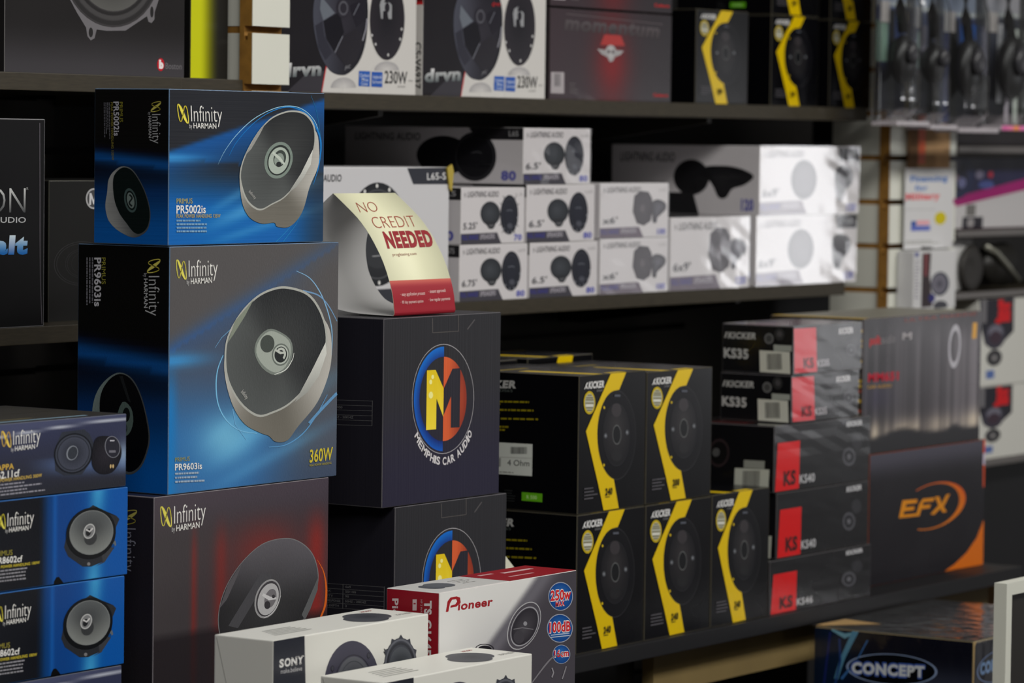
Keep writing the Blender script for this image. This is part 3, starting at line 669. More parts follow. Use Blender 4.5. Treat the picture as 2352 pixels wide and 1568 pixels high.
# ------------------------------------------------------------------ black cartons with the round emblem
def emblem_carton(label, X, Z, d, m_of, m_side_of):
    root, dm = carton('speaker_box', label, X, (2.58, 2.58+d), Z, (38, 37, 44), VRIB, group='two black boxes with the round emblem', edge=(110, 108, 112))
    w, d, h = dm; m = quad(w, h, *m_of)
    def f(s, t):
        c = lerp((40, 38, 56), (43, 43, 47), sm(.1, .75, t)); return c
    k = Ink(onfront(*dm)); k.grid(f, 10, 24, w, h); k.build('front_print', root, VRIB)
    k = Ink(onfront(*dm), m, 3)
    cx, cy = 720, 562
    k.ring(cx, cy, 187, 326, .988, (170, 168, 172), 0)
    A = k.epts(cx+2, cy, 178, 310, 0, 90, 270, 30); B = k.epts(cx+2, cy, 144, 250, 0, 90, 270, 30)
    ia = [k._v(k.m(*p), lerp((16, 88, 186), (10, 110, 206), sm(800, 300, p[1]))) for p in A]; ib = [k._v(k.m(*p), lerp((10, 40, 110), (8, 60, 140), sm(800, 300, p[1]))) for p in B]
    for i in range(30): k.F.append([ia[i], ia[i+1], ib[i+1], ib[i]])
    k.ly += 1
    k.fan([(722, 312)]+k.epts(cx+2, 562, 140, 250, 0, -90, 90, 30)+[(722, 812)], (735, 560), (214, 92, 50), lambda p: lerp((214, 96, 52), (140, 52, 36), sm(740, 850, p[0])))
    k.poly([(774, 383), (822, 379), (822, 730), (768, 733), (768, 547), (723, 662), (723, 500)], (42, 41, 50))
    k.poly([(620, 393), (672, 390), (722, 500), (722, 668), (680, 560), (680, 742), (620, 747)], lambda p: lerp((226, 196, 24), (240, 216, 60), sm(500, 640, p[1])))
    for x, y, r in ((655, 432, 8), (643, 462, 9), (645, 540, 13)): k.ell(x, y, r, r*1.6, (246, 236, 150))
    k.build('emblem', root, VRIB)
    k = Ink(onfront(*dm), m, 3)
    word = 'MEMPHIS CAR AUDIO'; a0, a1 = 146, 31
    wts = [1.2 if c == 'M' else .45 if c in 'I ' else .95 for c in word]; T = sum(wts); acc = 0
    for ch, wt in zip(word, wts):
        a = a0+(a1-a0)*(acc+wt/2)/T; da = abs(a1-a0)*wt/T*.42; acc += wt
        if ch == ' ': continue
        rx, ry = 208, 395; e = lambda q, g=1.0: (cx+2+rx*g*cos(radians(q)), cy-4+ry*g*sin(radians(q)))
        k.text(ch, e(a+da), e(a-da), tuple(Vector(e(a+da))+(Vector(e(a, .89))-Vector(e(a)))), (206, 204, 206), .03); k.ly -= 1
    k.build('lettering', root, CARD)
    k = Ink(onfront(*dm), m, 3); k.line([(650, 84), (652, 170)], 3, (96, 92, 90)); k.line([(652, 170), (808, 160)], 3, (96, 92, 90)); k.line([(808, 160), (806, 60)], 3, (96, 92, 90)); k.line([(860, 150), (905, 90)], 7, (84, 82, 84)); k.build('tuck_tab', root, CARD)
    ms = quad(d, h, *m_side_of)
    k = Ink(onside(*dm), ms, 2)
    x0, x1, y0, y1 = 20, 320, 570, 716
    for i in range(6):
        y = y0+(y1-y0)*i/5; k.line([(x0, y), (x1, y+4)], 2.2, (104, 104, 106))
    for x in (x0, 155, x1): k.line([(x, y0), (x, y1+3)], 2.2, (104, 104, 106))
    for i, (a, b) in enumerate((('SIZE', '6x9'), ('RMS / PEAK', '50/100'), ('SENSITIVITY', '90'), ('FREQUENCY RESPONSE', '50HZ - 20KHZ'), ('MOUNTING DEPTH', '3'))):
        y = y0+(i+.72)*(y1-y0)/5; k.text(a, (x0+8, y), (x0+8+min(118, len(a)*8), y+1), (x0+8, y-13), (120, 120, 122)); k.text(b, (165, y), (165+len(b)*7, y+1), (165, y-13), (120, 120, 122))
    k.build('specification_table', root, CARD)
    k = Ink(ontop(*dm)); k.rect(.004, d*.5-.0006, w-.004, d*.5+.0006, (16, 16, 18)); k.build('flap_seam', root, CARD)
    return root
emblem_carton('black speaker carton with a round emblem, under the curled paper sign', (3.612, 3.865), (-.4465, -.218), .25, ((358, 88), (1065, 45), (1065, 1120), (362, 1210)), ((-260, 70), (358, 88), (362, 1210), (-260, 1150)))
emblem_carton('black speaker carton with a round emblem, lower one behind the red and white box', (3.640, 3.883), (-.672, -.4475), .25, ((358, 88), (1065, 45), (1065, 1120), (362, 1210)), ((-290, 70), (358, 88), (362, 1210), (-290, 1150)))

# ------------------------------------------------------------------ black and yellow cartons
def yk(label, X, Y, Z, group, num='240', side=None, lens=True, top=True):
    root, dm = carton('speaker_box', label, X, Y, Z, (19, 19, 21), GLOSS, group=group, edge=(92, 88, 76))
    w, d, h = dm; m = quad(w, h, (755, 318), (1390, 268), (1362, 1425), (752, 1512))
    k = Ink(onfront(*dm), m, 2)
    cx, cy = 1107, 830
    k.ell(cx, cy, 182, 386, (25, 25, 27)); k.ring(cx, cy, 182, 386, .985, (50, 50, 54))
    k.ring(cx, cy, 165, 350, .80, (24, 24, 27)); k.fan(k.epts(cx, cy, 128, 270), (cx, cy-90), (52, 50, 52), (30, 30, 33))
    k.ring(cx, cy, 128, 270, .98, (46, 46, 50)); k.ell(1107, 620, 46, 60, (58, 55, 58)); k.ell(1107, 1010, 50, 50, (40, 40, 42))
    k.ell(1110, 832, 40, 84, (104, 106, 106)).ell(1110, 832, 36, 77, (30, 31, 33))
    for x, y in ((1005, 842), (1205, 812)): k.ell(x, y, 17, 24, (70, 72, 76)).ell(x, y, 8, 12, (120, 124, 130))
    k.build('speaker_picture', root, GLOSS)
    k = Ink(onfront(*dm), m, 12)
    arc = k.epts(cx, cy, 181, 384, 0, 98, 262, 30)
    k.poly([(1083, 1218), (1127, 1450), (990, 1472), (942, 1270), (820, 805), (1052, 286), (1198, 274), (1132, 440)]+arc[::-1], (212, 180, 16))
    for x, y in ((990, 598), (990, 1092)): k.ell(x, y, 7, 12, (220, 190, 30))
    k.build('band_print', root, GLOSS)
    k = Ink(onfront(*dm), m, 14)
    k.text('KICKER', (838, 430), (988, 418), (838, 374), (206, 206, 206), .045, .18)
    k.poly([(798, 436), (806, 436), (836, 376), (826, 378)], (206, 206, 206)).poly([(812, 398), (824, 378), (836, 376), (822, 404), (834, 430), (820, 432)], (206, 206, 206))
    k.text('DS65', (918, 458), (972, 453), (918, 440), (120, 120, 122)); k.build('brand_lettering', root, CARD); k.rect(1086, 484, 1140, 502, (84, 88, 98)); k.build('speaker_badge', root, CARD)
    k.text(num, (1000, 1345), (1066, 1336), (1000, 1292), (40, 36, 14), .06, .1); micro(k, 1002, 1356, 1068, 1350, 1, (60, 54, 20), 10, 9); k.build('number_lettering', root, CARD)
    micro(k, 808, 1290, 950, 1272, 4, (96, 94, 100), 28, 9, seed=int(X[0]*100))
    k.build('small_print', root, CARD)
    k = Ink(onfront(*dm), m, 14)
    k.ell(850, 555, 54, 101, (212, 186, 30)).ring(850, 555, 50, 94, .93, (150, 130, 30)).ell(850, 555, 44, 80, (170, 172, 160))
    for y, q in ((490, 20), (512, 34), (530, 38), (560, 40), (600, 34), (622, 24)): k.rect(850-q, y-6, 850+q, y+6, (116, 112, 84)); k.ly -= 1
    k.ly += 1; k.rect(816, 568, 884, 590, (206, 206, 196)); k.build('round_badge', root, CARD)
    k = Ink(onside(*dm), quad(d, h, (-240, 250), (752, 318), (752, 1512), (-240, 1455)), 2)
    k.text('KICKER', (-60, 412), (266, 420), (-60, 352), (176, 176, 174), .05, .18); k.text('DS65', (138, 452), (240, 456), (138, 430), (84, 92, 88)); k.build('side_brand', root, CARD)
    rr = random.Random(4)
    for y, L in ((540, 460), (556, 180), (612, 446), (636, 258), (690, 660), (708, 180), (758, 328), (784, 268)):
        micro(k, -60, y-14, L, y-2, 1, (140, 128, 22), 10, 15, seed=y)
    k.build('side_lettering', root, CARD)
    k = Ink(onside(*dm), quad(d, h, (-240, 250), (752, 318), (752, 1512), (-240, 1455)), 2)
    k.poly([(-60, 886), (400, 908), (400, 1186), (-60, 1162)], (206, 210, 204)); barcode(k, 230, 934, 358, 994, seed=3); barcode(k, 20, 1030, 156, 1108, seed=5)
    k.text('4 Ohm', (206, 1096), (378, 1100), (206, 1046), (50, 50, 50), .0); k.text('03554', (20, 984), (110, 986), (20, 962), (120, 120, 116)); micro(k, -40, 1142, 385, 1160, 1, (110, 110, 106), 8, 7, seed=7)
    k.line([(-50, 1016), (392, 1030)], 2, (150, 150, 146)); k.build('barcode_label', root, PAPER)
    k = Ink(onside(*dm), quad(d, h, (-240, 250), (752, 318), (752, 1512), (-240, 1455)), 2)
    k.poly([(322, 1326), (482, 1336), (482, 1410), (322, 1400)], (96, 170, 30)); k.text('R 500', (360, 1382), (440, 1386), (360, 1352), (170, 214, 130), .03)
    micro(k, 186, 1310, 290, 1316, 5, (46, 48, 48), 22, 8); k.build('green_sticker', root, PAPER)
    if top:
        k = Ink(ontop(*dm)); k.poly([(.21*w, 0), (.36*w, 0), (.27*w, d*.55), (.12*w, d*.55)], (196, 168, 20)); k.rect(.46*w, 0, .70*w, .012, (206, 176, 18)); k.rect(.004, d*.56, w-.004, d*.56+.0012, (110, 96, 30)); k.rect(.004, d*.66, w-.5*w, d*.70, (150, 130, 24)); k.build('top_print', root, CARD)
    return root
GK = 'black and yellow boxes on the bottom shelf'
yk('black and yellow carton with a white 4 Ohm label on its side', (4.050, 4.216), (2.58, 2.78), (-.4885, -.307), GK)
yk('black and yellow carton numbered 200 in the upper row of the bottom shelf', (4.219, 4.391), (2.58, 2.78), (-.4880, -.310), GK, '200')
yk('black and yellow carton in the bottom row, leftmost, behind the red and white box', (4.050, 4.218), (2.58, 2.78), (-.672, -.4892), GK)
yk('black and yellow carton in the middle of the bottom row of three', (4.221, 4.393), (2.58, 2.78), (-.672, -.4892), GK)
yk('black and yellow carton at the right end of the bottom row, nothing stacked on it', (4.396, 4.556), (2.58, 2.78), (-.672, -.488), GK)
yk('black and yellow carton in the rear row, left one, only its lid showing', (4.07, 4.236), (2.80, 3.0), (-.672, -.303), GK)
yk('black and yellow carton in the rear row, right one, only its lid showing', (4.262, 4.43), (2.80, 3.0), (-.672, -.303), GK)
GT = 'black and yellow boxes on the top shelf'
yk('black and yellow carton on the top shelf beside the dark maroon box', (5.005, 5.168), (2.98, 3.16), (.058, .2065), GT, '200')
yk('black and yellow carton on the top shelf, lower one in the middle of three columns', (5.243, 5.401), (2.98, 3.16), (.058, .2055), GT)
yk('black and yellow carton on the top shelf, lower one at the right end', (5.440, 5.585), (2.98, 3.16), (.058, .2040), GT)
yk('black and yellow carton stacked above the middle column of the top shelf', (5.243, 5.401), (2.98, 3.16), (.2065, .354), GT)
yk('black and yellow carton stacked above the right end column of the top shelf', (5.440, 5.585), (2.98, 3.16), (.2050, .352), GT)

# ------------------------------------------------------------------ thin flat boxes with a red block
def thin(label, X, Z, d, num, big, label_side=True):
    root, dm = carton('speaker_box', label, X, (2.58, 2.58+d), Z, (27, 27, 29), GLOSS, group='stack of flat boxes with a red block', edge=(96, 94, 96))
    w, d, h = dm
    if big: m = quad(w, h, (545, 905), (1215, 830), (1200, 1265), (548, 1345))
    else: m = quad(w, h, (693, 190), (1172, 140), (1145, 475), (672, 520))
    k = Ink(onfront(*dm), m, 2)
    R = ((570, 1018), (722, 1000), (718, 1318), (558, 1338)) if big else ((694, 204), (845, 190), (836, 498), (684, 510))
    k.poly(list(R), (206, 10, 20) if big else (200, 44, 54)); k.build('red_block', root, GLOSS)
    k = Ink(onfront(*dm), m, 3)
    if big:
        k.text('KS', (612, 1296), (696, 1284), (612, 1212), (60, 8, 12), .05); k.build('block_lettering', root, CARD); k.text(num, (722, 1284), (826, 1272), (722, 1232), (176, 176, 180), .03); k.build('model_lettering', root, CARD)
        k.text('KICKER', (1048, 908), (1160, 894), (1048, 876), (196, 196, 200), .05, .18)
    else:
        k.text('KS', (746, 474), (818, 466), (746, 410), (90, 20, 26), .05); k.build('block_lettering', root, CARD); k.text(num, (840, 464), (922, 456), (840, 420), (176, 172, 178), .03); k.build('model_lettering', root, CARD)
        k.text('KICKER', (1002, 232), (1104, 220), (1002, 196), (206, 204, 208), .05, .18)
    k.build('brand_lettering', root, CARD)
    k = Ink(onfront(*dm), m, 3)
    q = (1064, 1112, 46, 62, 1120, 1010, 36, 50) if big else (1082, 345, 34, 44, 1112, 290, 26, 36)
    k.ell(q[4], q[5], q[6], q[7], (48, 48, 52)).ell(q[0], q[1], q[2], q[3], (78, 78, 84)).ell(q[0], q[1], q[2]*.72, q[3]*.72, (40, 40, 44)).ell(q[0], q[1], q[2]*.3, q[3]*.3, (96, 96, 102)); k.build('speaker_picture', root, GLOSS)
    if big: ms = quad(d, h, (-40, 870), (530, 915), (545, 1342), (-40, 1280))
    else: ms = quad(d, h, (190, 165), (693, 190), (672, 520), (185, 490))
    k = Ink(onside(*dm), ms, 2)
    if big: k.ell(205, 1075, 62, 90, (54, 44, 46)).ell(205, 1075, 50, 72, (28, 27, 28)).ell(188, 1070, 22, 28, (92, 92, 92)).ell(110, 1040, 50, 80, (40, 38, 40)).ell(110, 1040, 16, 26, (84, 84, 84))
    else: k.ell(590, 242, 36, 44, (50, 50, 50)).ell(515, 272, 33, 38, (104, 104, 104)).ell(515, 272, 20, 24, (70, 70, 70)).ell(592, 240, 18, 22, (78, 76, 78))
    k.build('side_picture', root, CARD)
    k = Ink(onside(*dm), ms, 2)
    if not big:
        k.text('KICKER', (226, 266), (424, 274), (226, 226), (172, 172, 170), .05, .18); k.poly([(200, 264), (212, 264), (226, 222), (214, 222)], (172, 172, 170)); k.text('KS35', (198, 396), (368, 408), (198, 336), (184, 184, 182), .04)
        k.build('side_lettering', root, CARD); k = Ink(onside(*dm), ms, 2)
        k.poly([(446, 352), (658, 366), (656, 514), (446, 498)], (206, 206, 194)).poly([(546, 314), (674, 322), (672, 362), (546, 358)], (160, 164, 156)); barcode(k, 496, 376, 606, 484, (90, 90, 86), 16)
    else:
        k.poly([(303, 1172), (512, 1188), (512, 1334), (303, 1322)], (196, 198, 186)).poly([(356, 1122), (482, 1132), (482, 1184), (356, 1172)], (150, 152, 144)); barcode(k, 352, 1192, 456, 1310, (100, 100, 96), 16)
    k.build('barcode_label', root, PAPER)
    k = Ink(ontop(*dm)); k.rect(.004, .003, w-.004, d-.003, (92, 88, 92) if not big else (40, 40, 42)); k.rect(.01, d*.35, w-.03, d*.75, (150, 108, 118) if not big else (110, 40, 40)); k.build('top_print', root, GLOSS)
    wrap(root, dm, film('tight_film', .03, scale=6, rough=.13), .0008, 'shrink_wrap')
    return root
thin('thin flat black box with a red block, topmost of its stack', (4.617, 4.822), (-.3318, -.263), .117, 'KS35', False)
thin('thin flat black box with a red block, second from the top of its stack', (4.614, 4.816), (-.4012, -.3330), .117, 'KS35', False)
thin('flat black box with a bright red block, third from the top of its stack', (4.567, 4.852), (-.4975, -.4030), .16, 'KS40', True)
thin('flat black box with a bright red block, fourth from the top of its stack', (4.577, 4.853), (-.5928, -.4990), .16, 'KS40', True)
thin('flat black box with a bright red block, at the bottom of its stack', (4.560, 4.862), (-.672, -.5945), .16, 'KS46', True)

# ------------------------------------------------------------------ tall box with an orange ellipse, and the box above it
def orange_box():
    root, dm = carton('amplifier_box', 'black carton with an orange ellipse and orange lower corner on the bottom shelf', (4.949, 5.340), (2.63, 2.80), (-.672, -.4705), (34, 33, 37), GLOSS, edge=(150, 70, 30))
    w, d, h = dm; m = quad(w, h, (105, 800), (695, 710), (682, 1322), (105, 1450))
    k = Ink(onfront(*dm)); k.grid(lambda s, t: lerp((29, 27, 31), (66, 64, 76), sm(.76, .98, t)), 10, 30, w, h); k.build('front_print', root, GLOSS)  # paler top band is window sheen painted into the colour
    k = Ink(onfront(*dm), m, 2)
    A, B = [], []
    for i in range(41):
        a = radians(-122+240*i/40); wd = max(.5, 15*(cos(a)*.5+.5)+1.5)
        p = lambda rx, ry: (430+rx*cos(a)-.16*ry*sin(a)*0, 1045+ry*sin(a)-.26*rx*cos(a))
        A.append(p(165, 112)); B.append(p(165-wd*1.9, 112-wd*.62))
    ia = [k._v(m(*p), lerp((214, 120, 12), (200, 80, 20), sm(1100, 940, p[1]))) for p in A]; ib = [k._v(m(*p), (196, 104, 14)) for p in B]
    for i in range(40): k.F.append([ia[i], ia[i+1], ib[i+1], ib[i]])
    k.ly += 1; k.build('ellipse_emblem', root, GLOSS)
    k = Ink(onfront(*dm), m, 3)
    for pts in ([(276, 1022), (352, 1014), (348, 1034), (296, 1040), (290, 1056), (338, 1050), (334, 1068), (285, 1075), (280, 1092), (348, 1084), (360, 1040), (378, 1012), (440, 1004), (432, 1022), (382, 1028), (378, 1044), (420, 1038), (414, 1056), (372, 1062), (362, 1096), (258, 1110)],
                [(440, 1000), (462, 998), (474, 1034), (498, 988), (516, 984), (484, 1048), (500, 1072), (480, 1076), (468, 1056), (436, 1088), (418, 1086), (458, 1042)]):
        k.poly(pts, (206, 130, 14))
    k.build('lettering', root, GLOSS)
    k = Ink(onfront(*dm), m, 2); k.poly([(686, 1105), (683, 1322), (490, 1360), (540, 1325), (600, 1268), (650, 1195)], (206, 104, 14)); k.build('corner_print', root, GLOSS)
    k = Ink(onfront(*dm), m, 2); k.poly([(684, 712), (697, 710), (694, 945), (682, 948)], (196, 70, 24)); k.poly([(683, 780), (696, 778), (695, 836), (682, 838)], (190, 180, 200)); k.build('edge_stripe', root, GLOSS)
orange_box()
def night_box():
    root, dm = carton('amplifier_box', 'tall shiny carton printed with streaks of light, standing on the box with the orange ellipse', (4.921, 5.318), (2.63, 2.79), (-.4698, -.264), (40, 38, 42), GLOSS, edge=(120, 110, 110))
    w, d, h = dm; m = quad(w, h, (80, 100), (665, 50), (690, 700), (100, 790))
    rr = random.Random(5); st = [(rr.random(), rr.uniform(.004, .02), rr.uniform(-.9, 1)) for _ in range(46)]
    def f(s, t):
        c = lerp((40, 37, 40), (54, 50, 54), sm(0, .4, s))
        q = sum(a*math.exp(-((s-x)/wd)**2) for x, wd, a in st)
        c = lerp(c, (176, 170, 178), max(0, min(.85, .34*q+.34*sm(.4, .75, s)*(1-abs(s-.75)*1.5)))*sm(1.0, .75, t))
        c = lerp(c, (226, 210, 184), max(0, min(1, .55+.30*q))*math.exp(-((t-.15)/.085)**2)*(.45+.55*abs(sin(s*11+.6))))
        c = lerp(c, (40, 34, 66), .5*math.exp(-((s-.12)/.12)**2-((t-.42)/.1)**2))
        sil = .105+.055*math.exp(-((s-.33)/.16)**2)+.035*math.exp(-((s-.78)/.06)**2)
        return lerp(c, (30, 29, 32), sm(.02, -.02, t-sil))
    k = Ink(onfront(*dm)); k.grid(f, 90, 44, w, h); k.build('front_print', root, GLOSS)
    k = Ink(onfront(*dm), m, 2)
    k.text('polk', (116, 228), (172, 222), (116, 188), (190, 40, 46), .03); k.text('audio', (174, 222), (242, 214), (174, 182), (130, 126, 130), .0); k.build('brand_lettering', root, CARD)
    k.text('MM651', (116, 414), (268, 402), (116, 374), (176, 26, 48), .04); k.text('CAR AUDIO', (114, 450), (234, 440), (114, 434), (170, 130, 60), .02); k.build('model_lettering', root, CARD)
    k.text('M', (278, 200), (322, 196), (278, 168), (176, 172, 176), .03); k.build('letter_badge', root, CARD); k.text('ULTRA MARINE', (285, 112), (640, 72), (285, 96), (150, 84, 76)); k.build('lettering', root, CARD)
    k = Ink(onfront(*dm), m, 2); k.ring(540, 230, 30, 110, .72, (170, 168, 176)); k.build('speaker_picture', root, GLOSS); k.rect(624, 110, 645, 190, (206, 150, 30)); k.build('yellow_mark', root, GLOSS)
    k = Ink(onside(*dm))
    k.rect(.001, .001, d-.001, h-.001, (44, 36, 20)); rr = random.Random(2)
    for i in range(26):
        z = .004+i*(h-.01)/26; k.rect(d*.55, z, d-.0015, z+.005, rr.choice([(196, 160, 24), (150, 56, 26), (24, 22, 20), (196, 160, 24), (60, 50, 24)])); k.ly -= 1
    k.ly += 1; k.build('side_print', root, CARD)
    k = Ink(ontop(*dm)); k.rect(.001, .001, w-.001, d-.001, (120, 118, 108)); k.rect(.001, .001, .02, d-.001, (206, 170, 20)); k.build('top_print', root, CARD)

night_box()

# ------------------------------------------------------------------ white cartons of the middle shelf
LAY = (2.95, 3.27)
def la_speakers(k, kind):
    if kind == 'round':
        k.fan(k.epts(422, 1225, 90, 98), (410, 1215), (66, 70, 76), (42, 45, 50)); k.poly([(372, 1290), (480, 1285), (465, 1330), (448, 1348), (415, 1348), (398, 1325)], (44, 46, 50)); k.ell(425, 1322, 6, 8, (120, 120, 124)).ell(446, 1320, 6, 8, (120, 120, 124))
        k.fan(k.epts(592, 1225, 80, 158), (585, 1180), (48, 50, 60), (30, 32, 40)); k.ring(592, 1225, 66, 132, .93, (54, 56, 66)); k.ell(592, 1225, 40, 80, (40, 42, 52)); k.ell(600, 1315, 24, 22, (74, 76, 86)); k.line([(565, 1195), (598, 1188), (618, 1196)], 5, (110, 114, 124))
        for i in range(12):
            a = radians(i*30+8); k.ell(592+74*cos(a), 1225+147*sin(a), 4, 8, (150, 154, 162)); k.ly -= 2
        k.ly += 2
    elif kind == 'five':
        la_speakers(k, 'round')
        for a in (-55, -30, 30, 55, 125, 150, 210, 235):
            k.line([(592+76*cos(radians(a)), 1225+150*sin(radians(a))), (592+100*cos(radians(a)), 1225+182*sin(radians(a)))], 6, (60, 60, 66)); k.ly -= 1
        k.ly += 1
    else:
        k.fan([(440, 1120), (490, 1075), (560, 1080), (590, 1130), (600, 1220), (585, 1320), (530, 1362), (470, 1345), (432, 1250)], (515, 1220), (84, 78, 86), (60, 56, 62)); k.ell(515, 1220, 56, 100, (70, 66, 72)); k.ell(515, 1220, 20, 34, (92, 86, 92))
        k.fan(smooth_closed([(590, 1170), (640, 1140), (700, 1165), (708, 1215), (670, 1260), (640, 1290), (632, 1330), (604, 1330), (596, 1270)]), (650, 1200), (96, 96, 106), (60, 58, 64))
def la_end(label, X, Z, size, watt, kind='round', depth=.32, wrapped=False, model='L65', tag_corner=False, wide=False):
    root, dm = carton('speaker_box', label, X, (2.95, 2.95+depth), Z, (204, 201, 204), CARD, group='white boxes with twin speaker pictures on the middle shelf', edge=(216, 214, 214))
    w, d, h = dm; m = quad(w, h, (145, 1025), (728, 1000), (730, 1440), (165, 1487))
    k = Ink(onfront(*dm), m, 2)
    if wide:
        m2 = quad(w, h, (145, 1025), (928, 1000), (930, 1440), (165, 1487)); k.m = m2
        k.ell(500, 1235, 100, 130, (64, 64, 70)).ell(500, 1235, 70, 92, (84, 82, 88))
        k.fan(smooth_closed([(740, 1170), (800, 1130), (870, 1160), (880, 1230), (830, 1290), (800, 1360), (760, 1350), (745, 1280)]), (800, 1230), (60, 60, 64), (40, 40, 44))
    else: la_speakers(k, kind)
    k.build('speaker_picture', root, CARD)
    k = Ink(onfront(*dm), m2 if wide else m, 2)
    k.poly([(162, 1402), (490, 1372), (508, 1412), (530, 1456), (164, 1487)], (66, 64, 72) if kind != 'x6' else (96, 84, 98)); k.build('band_print', root, CARD)
    k = Ink(onfront(*dm), m2 if wide else m, 4)
    k.text('LIGHTNING AUDIO', (207, 1102), (492, 1086), (203, 1056), (62, 60, 66), .012, .22); k.line([(186, 1066), (176, 1082), (190, 1084), (178, 1104)], 5, (110, 108, 112))
    k.build('brand_lettering', root, CARD); k.text(model, (648, 1072), (706, 1068), (648, 1050), (160, 158, 160)); k.build('model_lettering', root, CARD); k.text(size, (180, 1366), (306, 1352), (180, 1316), (70, 70, 76), .02); k.build('size_lettering', root, CARD)
    k.text('FULL RANGE', (172, 1450), (320, 1436), (172, 1414), (62, 62, 140), .02); k.text('SPEAKERS', (336, 1434), (468, 1420), (336, 1398), (164, 160, 170), .03); k.build('band_lettering', root, CARD)
    x1 = 905 if wide else 706; k.text(watt, (x1-68, 1424), (x1, 1418), (x1-68, 1382), (96, 100, 176), .04)
    k.build('wattage_lettering', root, CARD)
    if tag_corner:
        k = Ink(onfront(*dm), m2, 5); k.poly([(760, 1006), (928, 1000), (928, 1090), (775, 1096)], (40, 39, 42)); k.text('L690', (850, 1062), (900, 1060), (850, 1034), (130, 130, 132)); k.build('model_corner', root, CARD)
    # long side towards the left, lies in the shade of the shelf
    ms = quad(d, h, (0, 0), (1000, 0), (1000, 240), (0, 240)); k = Ink(onside(*dm), ms, 2)
    if kind == 'x6':
        k.ell(545, 112, 120, 62, (30, 30, 32)); k.fan(smooth_closed([(620, 80), (760, 70), (880, 80), (960, 105), (900, 135), (820, 150), (780, 180), (730, 180), (690, 140)]), (760, 110), (40, 40, 42), (26, 26, 28))
        k.poly([(360, 165), (560, 165), (600, 240), (320, 240)], (36, 36, 38)); k.rect(0, 190, 380, 240, (36, 36, 38))
    else:
        k.ell(560, 122, 150, 84, (30, 30, 33)).ell(735, 125, 118, 105, (26, 26, 29)).ring(735, 125, 108, 96, .94, (52, 52, 56)).line([(715, 110), (750, 104), (770, 110)], 4, (80, 80, 84))
    k.build('side_picture', root, CARD)
    k = Ink(onside(*dm), ms, 3)
    k.text('LIGHTNING AUDIO', (60, 58), (430, 58), (55, 28), (70, 68, 72), .02, .2); k.build('side_brand', root, CARD)
    k.text(watt, (880, 222), (962, 222), (880, 186), (90, 92, 168), .05); k.build('side_lettering', root, CARD)
    if kind != 'x6':
        k = Ink(onside(*dm), ms, 4); k.poly([(700, 0), (1000, 0), (1000, 52), (745, 52)], (34, 33, 36)); k.text(model, (920, 36), (972, 36), (920, 14), (150, 150, 152), .02); k.build('model_corner', root, CARD)
    flap_lines(root, dm, CARD, (150, 148, 150))
    if wrapped: wrap(root, dm, None, .001)
    return root
la_end('white carton reading 6.75 beside the red foot of the paper sign', (4.312, 4.487), (-.232, -.1515), "6.75'", '80', model='L675')
la_end('white carton reading 5.25, above the one reading 6.75', (4.314, 4.477), (-.1508, -.0705), "5.25'", '70', 'five', model='L5')
la_end('white carton reading 6.5 in the bottom row of the middle shelf', (4.492, 4.677), (-.232, -.1515), "6.5'", '80')
la_end('white carton reading 6.5 in the middle row of the middle shelf', (4.482, 4.667), (-.1508, -.0670), "6.5'", '80')
la_end('white carton reading 6.5 topmost of its column under the top shelf', (4.472, 4.653), (-.0664, .0155), "6.5'", '80', wrapped=True)
la_end('white wrapped carton with a six-sided speaker picture, upper of two', (4.682, 4.879), (-.1480, -.0655), "x6'", '100', 'x6', .28, True)
la_end('white wrapped carton with a six-sided speaker picture, lower of two', (4.684, 4.880), (-.232, -.1488), "x6'", '100', 'x6', .28, True)
la_end('white wrapped carton standing alone in the bottom row with a crumpled film corner', (4.887, 5.130), (-.232, -.1195), "6x9'", '120', 'x6', .28, True)
la_end('wide white wrapped carton at the right end of the middle shelf, lower of two', (5.152, 5.490), (-.232, -.1195), "6x9'", '120', 'x6', .28, True, 'L690', True, True)
la_end('wide white wrapped carton at the right end of the middle shelf, upper of two', (5.160, 5.495), (-.1186, -.007), "6x9'", '120', 'x6', .28, True, 'L690', True, True)

